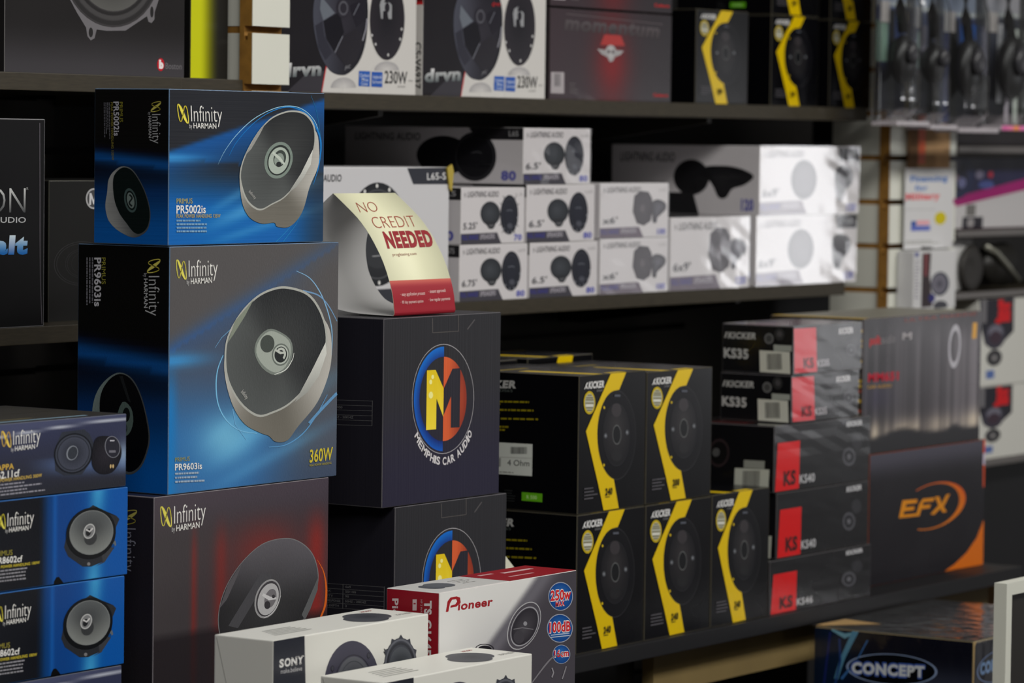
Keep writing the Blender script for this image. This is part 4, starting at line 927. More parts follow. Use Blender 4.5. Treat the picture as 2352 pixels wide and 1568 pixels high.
def big_white():
    root, dm = carton('speaker_box', 'big white carton with a black model corner behind the curled paper sign', (3.985, 4.284), (2.95, 3.25), (-.232, -.0415), (202, 202, 206), CARD, edge=(216, 216, 216))
    w, d, h = dm; m = quad(w, h, (40, 400), (1000, 375), (990, 1470), (40, 1490))
    k = Ink(onfront(*dm), m, 2)
    k.fan(k.epts(450, 917, 227, 407), (420, 830), (64, 66, 70), (36, 38, 42)); k.ring(450, 917, 196, 352, .97, (80, 82, 86)); k.ell(450, 917, 150, 270, (56, 58, 62)); k.line([(408, 1090), (480, 1084)], 6, (170, 172, 174))
    for i in range(14):
        a = radians(i*360/14+10); k.ell(450+212*cos(a), 917+380*sin(a), 9, 16, (216, 216, 214)); k.ly -= 1
    k.ly += 1; k.build('speaker_picture', root, CARD)
    k = Ink(onfront(*dm), m, 2); k.poly([(668, 392), (999, 376), (998, 514), (715, 520)], (52, 54, 62)); k.text('L65-S', (824, 482), (972, 474), (822, 428), (214, 214, 216), .01); k.build('model_corner', root, CARD)
    k = Ink(onfront(*dm), m, 2); k.poly([(42, 1360), (560, 1345), (650, 1476), (42, 1489)], (56, 58, 66)); k.build('band_print', root, CARD)
    k = Ink(onfront(*dm), m, 2); k.text('LIGHTNING', (-330, 520), (20, 514), (-345, 458), (48, 48, 52), .02, .22); k.text('AUDIO', (44, 512), (176, 508), (40, 460), (48, 48, 52), .02, .22); k.build('brand_lettering', root, CARD); k.text('80', (880, 1430), (950, 1428), (880, 1380), (96, 100, 176), .04); k.build('lettering', root, CARD)
    flap_lines(root, dm, CARD, (150, 150, 150))
    t = MB(); t.prism([(w-.010, h-.001), (w+.002, h+.004), (w+.006, h-.006), (w+.002, h-.034), (w-.003, h-.030)], 'y', -.0035, -.0008); t.build('torn_gold_seal', CARD, root, (176, 156, 70))
big_white()

# ------------------------------------------------------------------ top shelf cartons
def oval_pair(label, X, Zt):
    root, dm = carton('speaker_box', label, X, (2.98, 3.06), (.058, Zt), (205, 203, 200), GLOSS, group='white and black boxes with two oval speakers', edge=(210, 208, 206))
    w, d, h = dm; m = quad(w, h, (345, -330), (1550, -280), (1545, 802), (345, 760))
    k = Ink(onfront(*dm), m, 2)
    k.poly([(340, -340), (1020, -340), (930, 0), (748, 556), (708, 774), (340, 765)], (33, 31, 35)); k.poly([(748, 556), (756, 556), (716, 774), (706, 774)], (196, 40, 44)); k.poly([(560, 640), (735, 600), (710, 772), (420, 762)], (58, 56, 62)); k.build('black_panel', root, GLOSS)
    k = Ink(onfront(*dm), m, 5)
    k.fan(k.epts(900, 735, 110, 80, 0, 180, 360, 20), (900, 735), (206, 204, 202), (164, 162, 164)); k.fan(k.epts(1280, 600, 110, 72, 0, 180, 360, 20), (1280, 600), (206, 204, 202), (164, 162, 164))
    big = smooth_closed([(870, -200), (720, -120), (650, 20), (632, 160), (650, 320), (700, 480), (780, 600), (880, 636), (960, 610), (1040, 520), (1090, 380), (1110, 180), (1095, 0), (1020, -140)])
    k.fan(big, (880, 260), (52, 50, 58), lambda p: lerp((74, 76, 88), (34, 33, 40), sm(640, 1000, p[0])))
    k.poly([(700, 20), (820, 150), (720, 210), (690, 120)], (104, 110, 120)).poly([(650, 250), (712, 215), (730, 330), (800, 460), (740, 520), (680, 420)], (50, 50, 60))
    k.poly([(720, 212), (860, 140), (900, 300), (820, 460), (745, 350)], (28, 27, 33)).poly([(940, 90), (1060, 40), (1085, 200), (1010, 260)], (36, 34, 42)).poly([(890, 330), (1000, 270), (1080, 330), (1010, 520), (930, 580), (830, 470)], (42, 40, 46))
    k.line([(820, 460), (888, 330)], 8, (120, 122, 132)).line([(980, 165), (1030, 70)], 7, (110, 112, 122)).line([(1062, 365), (1090, 270), (1100, 190)], 10, (150, 150, 160))
    k.ell(890, 110, 60, 80, (46, 44, 52)); k.ring(890, 110, 42, 58, .7, (84, 84, 92)); k.text('JVC', (905, 592), (955, 580), (908, 566), (150, 150, 156))
    k.fan(k.epts(1280, 190, 155, 326, 0), (1270, 160), (32, 31, 36), (46, 43, 49))
    k.poly([(1222, 40), (1262, 20), (1250, 60), (1300, 60), (1318, 80), (1318, 190), (1290, 190), (1276, 120), (1240, 130), (1238, 190), (1222, 186), (1210, 80)], (150, 152, 156)).ell(1276, 100, 22, 40, (40, 38, 44))
    for x, y in ((1142, 322), (1175, 392), (1288, 476), (1408, 270), (1395, 350)): k.ell(x, y, 8, 12, (196, 196, 196)); k.ly -= 1
    k.ly += 1; k.text('drvn', (1000, 24), (1080, 20), (1000, -16), (196, 40, 44)); k.build('speaker_picture', root, GLOSS)
    k = Ink(onfront(*dm), m, 8); k.text('drvn', (362, 647), (704, 634), (362, 550), (90, 98, 100), .05, .1, (220, 220, 222)); k.build('brand_lettering', root, CARD); k.text('230W', (1262, 700), (1466, 708), (1262, 604), (52, 52, 54), .012)
    k.text('MAX POWER', (1478, 690), (1515, 692), (1478, 676), (110, 110, 110)); k.text('CS-V6937', (1378, 735), (1450, 738), (1378, 722), (110, 110, 110)); k.build('lettering', root, CARD)
    k = Ink(onfront(*dm), m, 8); k.poly([(1034, 603), (1133, 606), (1130, 728), (1031, 722)], (44, 92, 176)); k.poly([(1146, 610), (1243, 613), (1241, 734), (1143, 728)], (44, 88, 172))
    for s_, x, y in (('Carbon', 1042, 650), ('Mica', 1058, 684), ('Cone', 1052, 716)): k.text(s_, (x, y), (x+(82 if s_ == 'Carbon' else 56), y+2), (x, y-26), (196, 206, 224), .01)
    for s_, x, y, q in (('Hybrid', 1156, 664, 76), ('Surround', 1152, 702, 84)): k.text(s_, (x, y), (x+q, y+2), (x, y-26), (196, 206, 224), .01)
    k.build('blue_label', root, CARD)
    k = Ink(onside(*dm), quad(d, h, (0, 0), (100, 0), (100, 300), (0, 300)), 2); k.rect(0, 0, 100, 90, (110, 26, 30)); k.rect(0, 90, 100, 96, (196, 40, 44)); k.text('CS-V6937', (84, 180), (84, 285), (96, 180), (60, 60, 60), .03); k.build('side_print', root, CARD)
oval_pair('white and black carton with two oval speakers, left one beside the white slat post', (3.925, 4.242), .245)
oval_pair('white and black carton with two oval speakers, right one beside the dark maroon box', (4.258, 4.573), .245)
def maroon(label, Z, full=True):
    root, dm = carton('amplifier_box', label, (4.585, 4.930), (2.98, 3.2), Z, (46, 40, 44), GLOSS, group='dark maroon boxes on the top shelf', edge=(90, 80, 84))
    w, d, h = dm; m = quad(w, h, (690, 60), (1725, 92), (1720, 882), (675, 842))
    k = Ink(onfront(*dm)); k.grid(lambda s, t: lerp(lerp((66, 54, 60), (54, 50, 54), s), (132, 30, 34), .95*math.exp(-((s-.5)/.14)**2)*(.4+.6*math.exp(-((t-.42)/.3)**2))), 40, 16, w, h); k.build('front_print', root, GLOSS)
    k = Ink(onfront(*dm), m, 2); k.poly([(1135, 276), (1275, 282), (1310, 372), (1100, 366)], (176, 60, 58)); k.build('red_block', root, GLOSS)
    k = Ink(onfront(*dm), m, 3)
    k.poly([(1072, 402), (1140, 410), (1165, 372), (1190, 364), (1215, 374), (1238, 412), (1302, 414), (1270, 452), (1225, 470), (1205, 512), (1178, 515), (1160, 474), (1110, 448)], (166, 164, 166)).ell(1188, 432, 26, 56, (186, 184, 186)).ell(1172, 425, 10, 16, (84, 74, 78)).ell(1205, 427, 10, 16, (84, 74, 78))
    k.build('winged_emblem', root, GLOSS)
    k = Ink(onfront(*dm), m, 3); k.text('momentum', (800, 236), (1610, 288), (812, 128), (70, 64, 67), .05, .1, (100, 93, 97)); k.build('brand_lettering', root, CARD); k.line([(815, 108), (1640, 172)], 5, (110, 100, 104)); k.build('lid_line', root, CARD); k.text('Cadence', (1562, 822), (1695, 826), (1562, 794), (196, 36, 36), .03); k.build('red_lettering', root, CARD)
    micro(k, 840, 700, 920, 704, 4, (110, 104, 106), 26, 8); k.build('lettering', root, CARD)
    k = Ink(onfront(*dm), m, 3); k.poly([(690, 606), (797, 608), (795, 792), (686, 788)], (176, 170, 174)); barcode(k, 715, 620, 770, 730, (110, 106, 110), 10); k.build('barcode_label', root, PAPER)
    wrap(root, dm, None, .0008)
maroon('dark maroon carton with a winged emblem and red glow on the top shelf', (.058, .193))
maroon('dark maroon carton stacked above the one with the winged emblem', (.196, .330))
def basket_box():
    root, dm = carton('speaker_box', 'black carton with a big silver speaker basket at the upper left corner', (3.381, 3.726), (2.98, 3.2), (.0715, .30), (40, 39, 40), CARD, edge=(130, 128, 128))
    w, d, h = dm; m = quad(w, h, (45, -640), (1580, -650), (1578, 668), (42, 632))
    k = Ink(onfront(*dm)); k.grid(lambda s, t: lerp((64, 62, 66), (32, 30, 31), sm(.0, .30, t)), 8, 20, w, h); k.build('front_print', root, CARD)
    k = Ink(onfront(*dm), m, 2)
    lo = [(470, -40), (520, 60), (620, 212), (700, 318), (712, 378), (740, 406), (772, 390), (790, 328), (880, 336), (1040, 330), (1230, 222), (1245, 262), (1272, 270), (1298, 244), (1300, 190), (1340, 90), (1372, -20)]
    hi = [(1400, -180), (1360, -330), (1280, -450), (1260, -520), (1200, -500), (1080, -570), (900, -580), (760, -500), (680, -520), (650, -450), (540, -330), (470, -180)]
    k.poly(lo+hi, (112, 110, 114)); k.ell(740, 350, 18, 34, (38, 37, 38)); k.ell(1274, 190, 15, 40, (38, 37, 38))
    k.ell(925, -130, 428, 440, (60, 58, 60)); k.ring(925, -130, 415, 425, .93, (44, 43, 44)); k.ring(925, -130, 380, 388, .93, (70, 69, 70)); k.ring(925, -130, 345, 355, .94, (40, 39, 40))
    k.fan(k.epts(925, -130, 318, 326), (910, -80), (46, 45, 45), (92, 92, 90)); k.build('speaker_picture', root, CARD)
    k = Ink(onfront(*dm), m, 4); k.ell(1358, 570, 33, 47, (190, 24, 40)); k.text('b', (1342, 594), (1384, 596), (1342, 540), (236, 230, 230), .08); k.build('round_emblem', root, CARD)
    k = Ink(onfront(*dm), m, 4); k.text('Boston', (1402, 600), (1552, 604), (1402, 556), (112, 110, 114)); k.build('lettering', root, CARD)
basket_box()
def yellow_box():
    root, dm = carton('speaker_box', 'carton fading from bright yellow to black beside the left slat post', (3.738, 3.8165), (2.98, 3.15), (.0715, .26), (30, 30, 30), CARD, edge=(70, 70, 60))
    w, d, h = dm; m = quad(w, h, (1625, -300), (1972, -290), (1970, 684), (1632, 672))
    k = Ink(onfront(*dm))
    k.grid(lambda s, t: lerp((200, 204, 8), (36, 36, 34), sm(.22, .78, s)), 24, 6, w, h); k.build('front_print', root, CARD)
    k = Ink(onfront(*dm), m, 2); k.ell(1785, -10, 66, 46, (44, 46, 44)); k.ell(1785, -14, 56, 36, (84, 86, 84)); k.ell(1785, -16, 44, 26, (40, 42, 40)); k.build('knob_picture', root, CARD)
yellow_box()

# ------------------------------------------------------------------ cartons in the left bay
def silver_word_box():
    root, dm = carton('amplifier_box', 'tall black carton with silver and blue lettering at the left edge of the middle shelf', (3.17, 3.421), (2.95, 3.2), (-.2345, .016), (22, 22, 24), CARD, edge=(150, 150, 155))
    w, d, h = dm; m = quad(w, h, (-420, 66), (214, 70), (238, 1132), (-420, 1150))
    k = Ink(onfront(*dm), m, 2)
    k.text('ORION', (-250, 540), (136, 540), (-250, 412), (70, 72, 74), -.012, 0, (200, 202, 202)); k.text('R', (138, 424), (147, 424), (138, 410), (140, 142, 142)); k.text('CAR AUDIO', (-118, 588), (139, 590), (-118, 560), (176, 178, 180), .01); k.build('silver_lettering', root, CARD)
    micro(k, -100, 1044, 52, 1050, 1, (60, 60, 62), 10, 9); k.build('small_print', root, CARD)
    k = Ink(onfront(*dm), m, 2); k.text('cobalt', (-230, 745), (150, 746), (-230, 660), (34, 110, 190), .06, .1, (206, 222, 232)); k.build('blue_lettering', root, CARD)
    k = Ink(onfront(*dm), m, 2); k.line([(190, 90), (200, 420), (212, 820), (228, 1120)], 3, (96, 92, 100)); k.build('fold_line', root, CARD)
silver_word_box()
def small_emblem_box():
    root, dm = carton('speaker_box', 'black carton with a small silver round emblem in the shade behind the tall front stack', (3.487, 3.76), (3.0, 3.2), (-.2345, -.059), (30, 30, 30), CARD, edge=(74, 74, 66))
    w, d, h = dm; m = quad(w, h, (258, 392), (870, 400), (860, 1140), (246, 1135))
    k = Ink(onfront(*dm), m, 2); k.ell(448, 492, 34, 55, (170, 170, 172)).ell(448, 492, 28, 46, (70, 70, 72)).poly([(428, 525), (430, 462), (438, 462), (448, 500), (458, 462), (466, 462), (468, 525), (460, 525), (458, 490), (450, 522), (446, 522), (438, 490), (436, 525)], (200, 200, 202)); k.build('round_emblem', root, CARD)
    k = Ink(onfront(*dm), m, 2)
    for a, b in ((118, 116), (108, 106), (70, 76), (62, 68), (44, 52)): k.ring(392, 832, a, b, .985, (62, 62, 64))
    k.build('speaker_outline', root, CARD)
small_emblem_box()

# ------------------------------------------------------------------ white cartons in front
def round_pair(label, X, Y, Z):
    root, dm = carton('speaker_box', label, X, Y, Z, (206, 206, 200), PAPER, group='white boxes with round speaker pictures in front', edge=(212, 212, 206))
    w, d, h = dm; hl = 5770*h; hr = 5450*h
    m = quad(w, h, (400, 490), (1370, 325), (1370, 325+hr), (400, 490+hl))
    k = Ink(onfront(*dm), m, 2); k.poly([(400, 490), (594, 456)]+[(594+20*sin(pi*i/20*1.0)+i*.0, 456+i*(hl)/12) for i in range(1, 13)]+[(400, 490+hl)], (44, 46, 54)); k.build('black_band', root, GLOSS)
    k = Ink(onfront(*dm), m, 4)
    for ch, x0, x1 in (('S', 438, 466), ('O', 470, 508), ('N', 512, 548), ('Y', 550, 588)):
        y = lambda x: 653-(x-438)*.17
        k.text(ch, (x0, y(x0)), (x1, y(x1)), (x0, y(x0)-46), (206, 206, 204), .045); k.ly -= 1
    for x0, x1, yy in ((510, 524, 0), (536, 550, 0), (512, 524, -46), (536, 552, -46), (546, 562, -46), (576, 592, -46), (561, 577, 0)):
        k.poly([(x0, 653-(x0-438)*.17+yy), (x1, 653-(x1-438)*.17+yy), (x1, 653-(x1-438)*.17+yy-5 if yy == 0 else 653-(x1-438)*.17+yy+5), (x0, 653-(x0-438)*.17+yy-5 if yy == 0 else 653-(x0-438)*.17+yy+5)], (206, 206, 204)); k.ly -= 1
    k.ly += 1; k.text('make.believe', (447, 692), (580, 671), (447, 664), (176, 176, 178)); k.build('lettering', root, CARD)
    k = Ink(onfront(*dm), m, 2)
    k.fan(k.epts(895, 770, 176, 280), (895, 770), (50, 49, 60), (64, 63, 77)); k.ring(905, 770, 122, 196, .97, (40, 40, 48)); k.fan(k.epts(905, 772, 112, 186), (905, 772), (44, 46, 52), (84, 86, 92)); k.ring(905, 772, 92, 160, .96, (60, 62, 68))
    for x, y in ((996, 580), (770, 660)): k.ell(x, y, 11, 19, (44, 44, 52)).ell(x, y, 7, 13, (62, 62, 72))
    k.poly([(1098, 560), (1090, 535), (1118, 560), (1108, 590), (1086, 552)], (48, 50, 58))
    rim = []
    for i in range(48):
        a = 2*pi*i/48; q = 1.0 if i % 4 else 1.12; rim.append((1196+102*q*cos(a), 640+168*q*sin(a)))
    k.poly(rim, (58, 60, 68)); k.ring(1196, 640, 98, 162, .92, (88, 90, 98)); k.ring(1196, 645, 88, 146, .9, (44, 46, 52)); k.fan(k.epts(1198, 655, 76, 128), (1198, 660), (36, 38, 44), (72, 76, 82)); k.build('speaker_picture', root, PAPER)
    k = Ink(onside(*dm)); k.line([(.003, h-.003), (d*.45, h*.42), (d*.47, h*.2)], .0007, (132, 132, 128)); k.line([(d*.45, h*.42), (d*.62, h*.44)], .0006, (160, 160, 156)); k.build('flap_seam', root, PAPER)
    k = Ink(ontop(*dm), None, 2)
    k.fan(Ink.epts(k, w*.72, d*.36, .028, .024), (w*.72, d*.36), (84, 86, 92), (64, 66, 72)); k.fan(Ink.epts(k, w*.78, d*.50, .030, .026), (w*.78, d*.50), (54, 56, 62), (72, 74, 80)); k.build('top_picture', root, PAPER)
    for i in range(5): k.rect(w*.12+.004*i, d*(.30+.09*i), w*.12+.066, d*(.30+.09*i)+.0022, (124, 126, 122)); k.ly -= 1
    k.ly += 1; k.build('top_print', root, PAPER); k.text('XPLOD', (w*.86, d*.80), (w*.93, d*.80), (w*.86, d*.86), (150, 60, 56), .03, .2); k.text('XS-GT1627A', (w*.88, d*.22), (w*.98, d*.22), (w*.88, d*.30), (70, 70, 70)); k.build('top_lettering', root, PAPER)
round_pair('white box with a black band and two round speakers, behind the lower white one', (3.096, 3.382), (2.35, 2.429), (-.735, -.532))
round_pair('white box with a black band, nearest one, cut off by the lower edge', (3.157, 3.442), (2.25, 2.333), (-.735, -.5745))
def red_white():
    root, dm = carton('speaker_box', 'white and grey carton with a deep red end and three blue oval badges', (3.403, 3.689), (2.35, 2.423), (-.735, -.5105), (208, 208, 206), GLOSS, edge=(206, 200, 198))
    w, d, h = dm; m = quad(w, h, (1442, 198), (2300, 46), (2300, 46+5250*h), (1442, 198+5480*h))
    def f(s, t):
        x = 1442+s*858; y = 198-152*s+(1-t)*(5480-230*s)*h
        c = lerp((214, 214, 212), (180, 180, 182), sm(.0, .5, s)*sm(1, .5, t))
        e = x-(2060-(y-60)*.70)
        c = lerp(c, lerp((96, 94, 102), (70, 67, 74), sm(0, 200, e)), sm(-30, 30, e))
        return lerp(c, (112, 110, 118), .6*math.exp(-((e-60)/40)**2))
    k = Ink(onfront(*dm)); k.grid(f, 60, 50, w, h); k.build('front_print', root, GLOSS)
    k = Ink(onfront(*dm), m, 2)
    k.ell(1972, 398, 92, 160, (164, 164, 168), 24).ell(1973, 398, 87, 153, (78, 75, 82), 24); k.ring(1975, 402, 78, 132, .94, (150, 150, 156), 24); k.fan(k.epts(1976, 402, 70, 120, 24), (1970, 420), (74, 72, 78), (48, 46, 52)); k.ell(1940, 470, 34, 40, (66, 64, 70)); k.line([(1905, 420), (1960, 410), (2030, 420)], 6, (110, 108, 114)); k.ell(1978, 384, 12, 14, (140, 140, 146))
    k.ring(1725, 545, 60, 34, .9, (60, 58, 64)); k.ell(1725, 548, 44, 26, (36, 35, 40))
    k.line([(2020, 760), (2110, 640), (2160, 590), (2230, 560)], [6, 10, 8, 4], (120, 118, 124)); k.line([(2150, 720), (2160, 690), (2150, 660)], 8, (140, 138, 144)); k.line([(2215, 730), (2225, 700), (2240, 650)], 7, (130, 128, 134)); k.build('speaker_picture', root, GLOSS)
    k = Ink(onfront(*dm), m, 2)
    k.poly([(1482, 316), (1498, 314), (1508, 262), (1520, 240), (1545, 236), (1552, 250), (1540, 268), (1512, 276), (1510, 290), (1548, 282), (1574, 256), (1570, 226), (1548, 218), (1510, 226), (1492, 250)], (150, 34, 40))
    k.text('ioneer', (1556, 304), (1772, 272), (1556, 254), (150, 34, 40), .03, .15); k.build('logo', root, CARD)
    for nm, cx, cy, rx, ry, t1, t2 in (('upper', 2200, 212, 78, 90, '250w', 'MAX'), ('mid', 2198, 412, 82, 90, '100dB', ''), ('low', 2210, 575, 56, 60, '16cm', '')):
        k = Ink(onfront(*dm), m, 3); k.ell(cx, cy, rx, ry, (150, 158, 172)); k.fan(k.epts(cx, cy, rx*.94, ry*.94), (cx-5, cy-20), (44, 104, 176), (24, 66, 130))
        hw = rx*.82
        for c_, b in (((224, 216, 214), .09), ((196, 44, 48), .03)):
            k.text(t1, (cx-hw, cy+ry*.30), (cx+hw, cy+ry*.16), (cx-hw, cy-ry*.36), c_, b)
            if t2: k.text(t2, (cx-hw*.5, cy+ry*.72), (cx+hw*.4, cy+ry*.62), (cx-hw*.5, cy+ry*.40), c_, b)
        if nm == 'mid': k.line([(cx-58, cy+44), (cx+60, cy+30)], 6, (170, 186, 206)); k.line([(cx-62, cy+58), (cx+62, cy+44)], 6, (170, 186, 206))
        k.build('oval_badge', root, GLOSS)
    ms = quad(d, h, (1108, 168), (1442, 198), (1442, 198+5480*h), (1108, 168+5300*h)); k = Ink(onside(*dm)); k.rect(.0008, .0008, d-.0008, h-.0008, (140, 26, 38)); k.build('red_end', root, CARD)
    k = Ink(onside(*dm), ms, 3); k.text('TS-G1645R', (1348, 246), (1348, 640), (1390, 246), (206, 200, 200), .05); k.build('model_lettering', root, CARD); k.text('HP 2 WAY', (1322, 240), (1322, 330), (1334, 240), (190, 160, 164)); k.text('Pioneer', (1146, 232), (1146, 520), (1182, 232), (206, 190, 192), .03, .1); k.rect(1272, 238, 1298, 306, (200, 180, 182)); k.rect(1278, 260, 1292, 268, (150, 40, 50)); k.build('side_lettering', root, CARD)
    k = Ink(ontop(*dm), None, 2); k.rect(w*.50, .0006, w-.0008, d-.0006, (140, 28, 38)); k.rect(w*.62, d*.3, w*.80, d*.36, (190, 150, 152)); k.rect(w*.70, d*.62, w*.92, d*.72, (200, 170, 172)); k.rect(w*.56, d*.72, w*.66, d*.8, (190, 150, 152))
    k.build('top_print', root, CARD); k.ell(w*.13, d*.5, .014, .016, (80, 84, 92)); k.ell(w*.2, d*.55, .02, .018, (90, 94, 100)); k.build('top_picture', root, CARD); micro(k, w*.32, d*.4, w*.46, d*.4, 4, (170, 170, 168), d*.1, .002); k.build('top_lettering', root, CARD)
red_white()

# ------------------------------------------------------------------ curled paper sign
def paper_sign():
    X0, X1 = 3.6467, 3.7768; zb = -.2172
    root = empty('paper_sign', (X0, 2.59, zb+EYE), 'curled cream and red paper sign standing on the black emblem carton', 'sign')
    W = X1-X0
    # profile (y from the foot, z) from the crest down to the front foot
    fr = [(.0932, .1470), (.0760, .1340), (.0567, .1184), (.0420, .1030), (.0303, .0873), (.0190, .0690), (.0108, .0510), (.0050, .0340), (.0022, .0220), (.0008, .0110), (0, .0040), (.0016, .0012)]
    bk = [(.0932, .1470), (.1040, .1385), (.1170, .1265), (.1276, .1130), (.1345, .0945), (.1371, .0741), (.1335, .0523), (.1258, .0361), (.1149, .0217), (.1027, .0122), (.0800, .0055), (.0500, .0022), (.0016, .0012)]
    def fine(p, n=4):
        out = []
        for i in range(len(p)-1):
            p0, p1, p2, p3 = p[max(0, i-1)], p[i], p[i+1], p[min(len(p)-1, i+2)]
            for q in range(n):
                t = q/n; a = -.5*t+t*t-.5*t**3; b = 1-2.5*t*t+1.5*t**3; c = .5*t+2*t*t-1.5*t**3; d_ = -.5*t*t+.5*t**3
                out.append((a*p0[0]+b*p1[0]+c*p2[0]+d_*p3[0], a*p0[1]+b*p1[1]+c*p2[1]+d_*p3[1]))
        return out+[p[-1]]
    F_, B_ = fine(fr), fine(bk)
    def sheet(name, prof, rgb_out, rgb_in, sgn):
        n = len(prof); V, Fc, K = [], [], []
        nrm = []
        for i in range(n):
            a, b = prof[max(0, i-1)], prof[min(n-1, i+1)]; dy, dz = b[0]-a[0], b[1]-a[1]; l = sqrt(dy*dy+dz*dz) or 1
            nrm.append((dz/l*sgn, -dy/l*sgn))
        for lay in (0, 1):
            for i, p in enumerate(prof):
                for x in (0, W):
                    V.append((x, p[0]+nrm[i][0]*.0004*lay, p[1]+nrm[i][1]*.0004*lay)); K.append(C(rgb_out if lay else rgb_in))
        for i in range(n-1):
            a = 2*i; Fc.append([a, a+1, a+3, a+2]); b = 2*n+a; Fc.append([b, b+2, b+3, b+1])
            Fc.append([a, a+2, b+2, b]); Fc.append([a+1, b+1, b+3, a+3])
        o = mesh_ob(name, V, Fc, PAPER, root, K, True); return nrm
    nf = sheet('front_leaf', F_, (222, 222, 190), (206, 206, 204), 1)
    if nf[8][0] > 0: pass
    sheet('back_leaf', B_, (205, 205, 204), (208, 208, 208), -1)
    # arc length map down the front leaf
    Ls = [0]
    for i in range(1, len(F_)): Ls.append(Ls[-1]+sqrt((F_[i][0]-F_[i-1][0])**2+(F_[i][1]-F_[i-1][1])**2))
    T = Ls[-1]
    def place(u, v, e):
        s = max(0, min(T, T-v)); i = 0
        while i < len(Ls)-2 and Ls[i+1] < s: i += 1
        t = (s-Ls[i])/((Ls[i+1]-Ls[i]) or 1); y = F_[i][0]+(F_[i+1][0]-F_[i][0])*t; z = F_[i][1]+(F_[i+1][1]-F_[i][1])*t
        dy, dz = F_[i+1][0]-F_[i][0], F_[i+1][1]-F_[i][1]; l = sqrt(dy*dy+dz*dz) or 1; ny, nz = dz/l, -dy/l
        if ny > 0: ny, nz = -ny, -nz
        return (u, y+ny*(.0006+e), z+nz*(.0006+e))
    # near edge of the leaf on the drawing, with distance from the crest (fractions of the leaf)
    E_ = [(110, 585), (300, 767), (434, 967), (534, 1201), (574, 1368), (585, 1490)]
    P_ = [(.0932, .147), (.0567, .1184), (.0303, .0873), (.0108, .0510), (.0022, .022), (0, .0012)]
    def near(px, pz):
        best = min(range(len(F_)), key=lambda i: (F_[i][0]-px)**2+(F_[i][1]-pz)**2); return Ls[best]
    S_ = [near(*p) for p in P_]
    def m(x, y):
        s = 0; xe = 0
        for it in range(4):
            yy = y+.035*(x-xe) if it else y+10
            for i in range(5):
                if yy <= E_[i+1][1] or i == 4:
                    t = (yy-E_[i][1])/(E_[i+1][1]-E_[i][1]); break
            s = S_[i]+(S_[i+1]-S_[i])*t; xe = E_[i][0]+(E_[i+1][0]-E_[i][0])*t
        return ((x-xe)/470*W, T-s)
    k = Ink(place, None, 1)
    n = 24; s1 = S_[3]+(S_[4]-S_[3])*.28
    v1 = T-s1; base = len(k.V)
    for j in range(n+1):
        for u in (0, W): k._v((u, v1*(1-j/n)), lerp((190, 92, 80), (148, 34, 46), sm(0, .22, j/n)))
    for j in range(n): k.F.append([base+2*j, base+2*j+1, base+2*j+3, base+2*j+2])
    k.ly += 2; k.build('red_foot_print', root, PAPER)
    k = Ink(place, m, 3); R = (156, 70, 56)
    k.text('NO', (318, 732), (462, 722), (278, 654), R, -.018); k.text('CREDIT', (428, 856), (756, 838), (392, 762), R, -.018); k.text('NEEDED', (526, 998), (888, 980), (486, 888), (140, 34, 42), .055)
    k.text('progleasing.com', (566, 1066), (748, 1056), (560, 1044), (150, 96, 80), -.005); k.build('red_lettering', root, PAPER)
    k = Ink(place, m, 6)
    for s_, x, y, q in (('\u00b7 easy application process', 628, 1352, 186), ('\u00b7 instant approvals', 842, 1334, 132), ('\u00b7 90 day payment option', 630, 1408, 172), ('\u00b7 low regular payments', 844, 1392, 166)):
        k.text(s_, (x, y), (x+q, y-8), (x, y-22), (220, 190, 186), .006)
    k.build('white_lettering', root, PAPER)
paper_sign()
tag(mesh_ob('white_card', [(0, 0, 0), (.06, .01, 0), (.06, .01, .105), (0, 0, .143), (0, .0006, 0), (.06, .0106, 0), (.06, .0106, .105), (0, .0006, .143)], [[0, 1, 2, 3], [7, 6, 5, 4], [0, 4, 5, 1], [1, 5, 6, 2], [2, 6, 7, 3], [3, 7, 4, 0]], PAPER, None, [C((214, 214, 196))]*8), 'small white paper card beside the lower emblem carton', 'card').location = (3.909, 2.60, -.672+EYE)

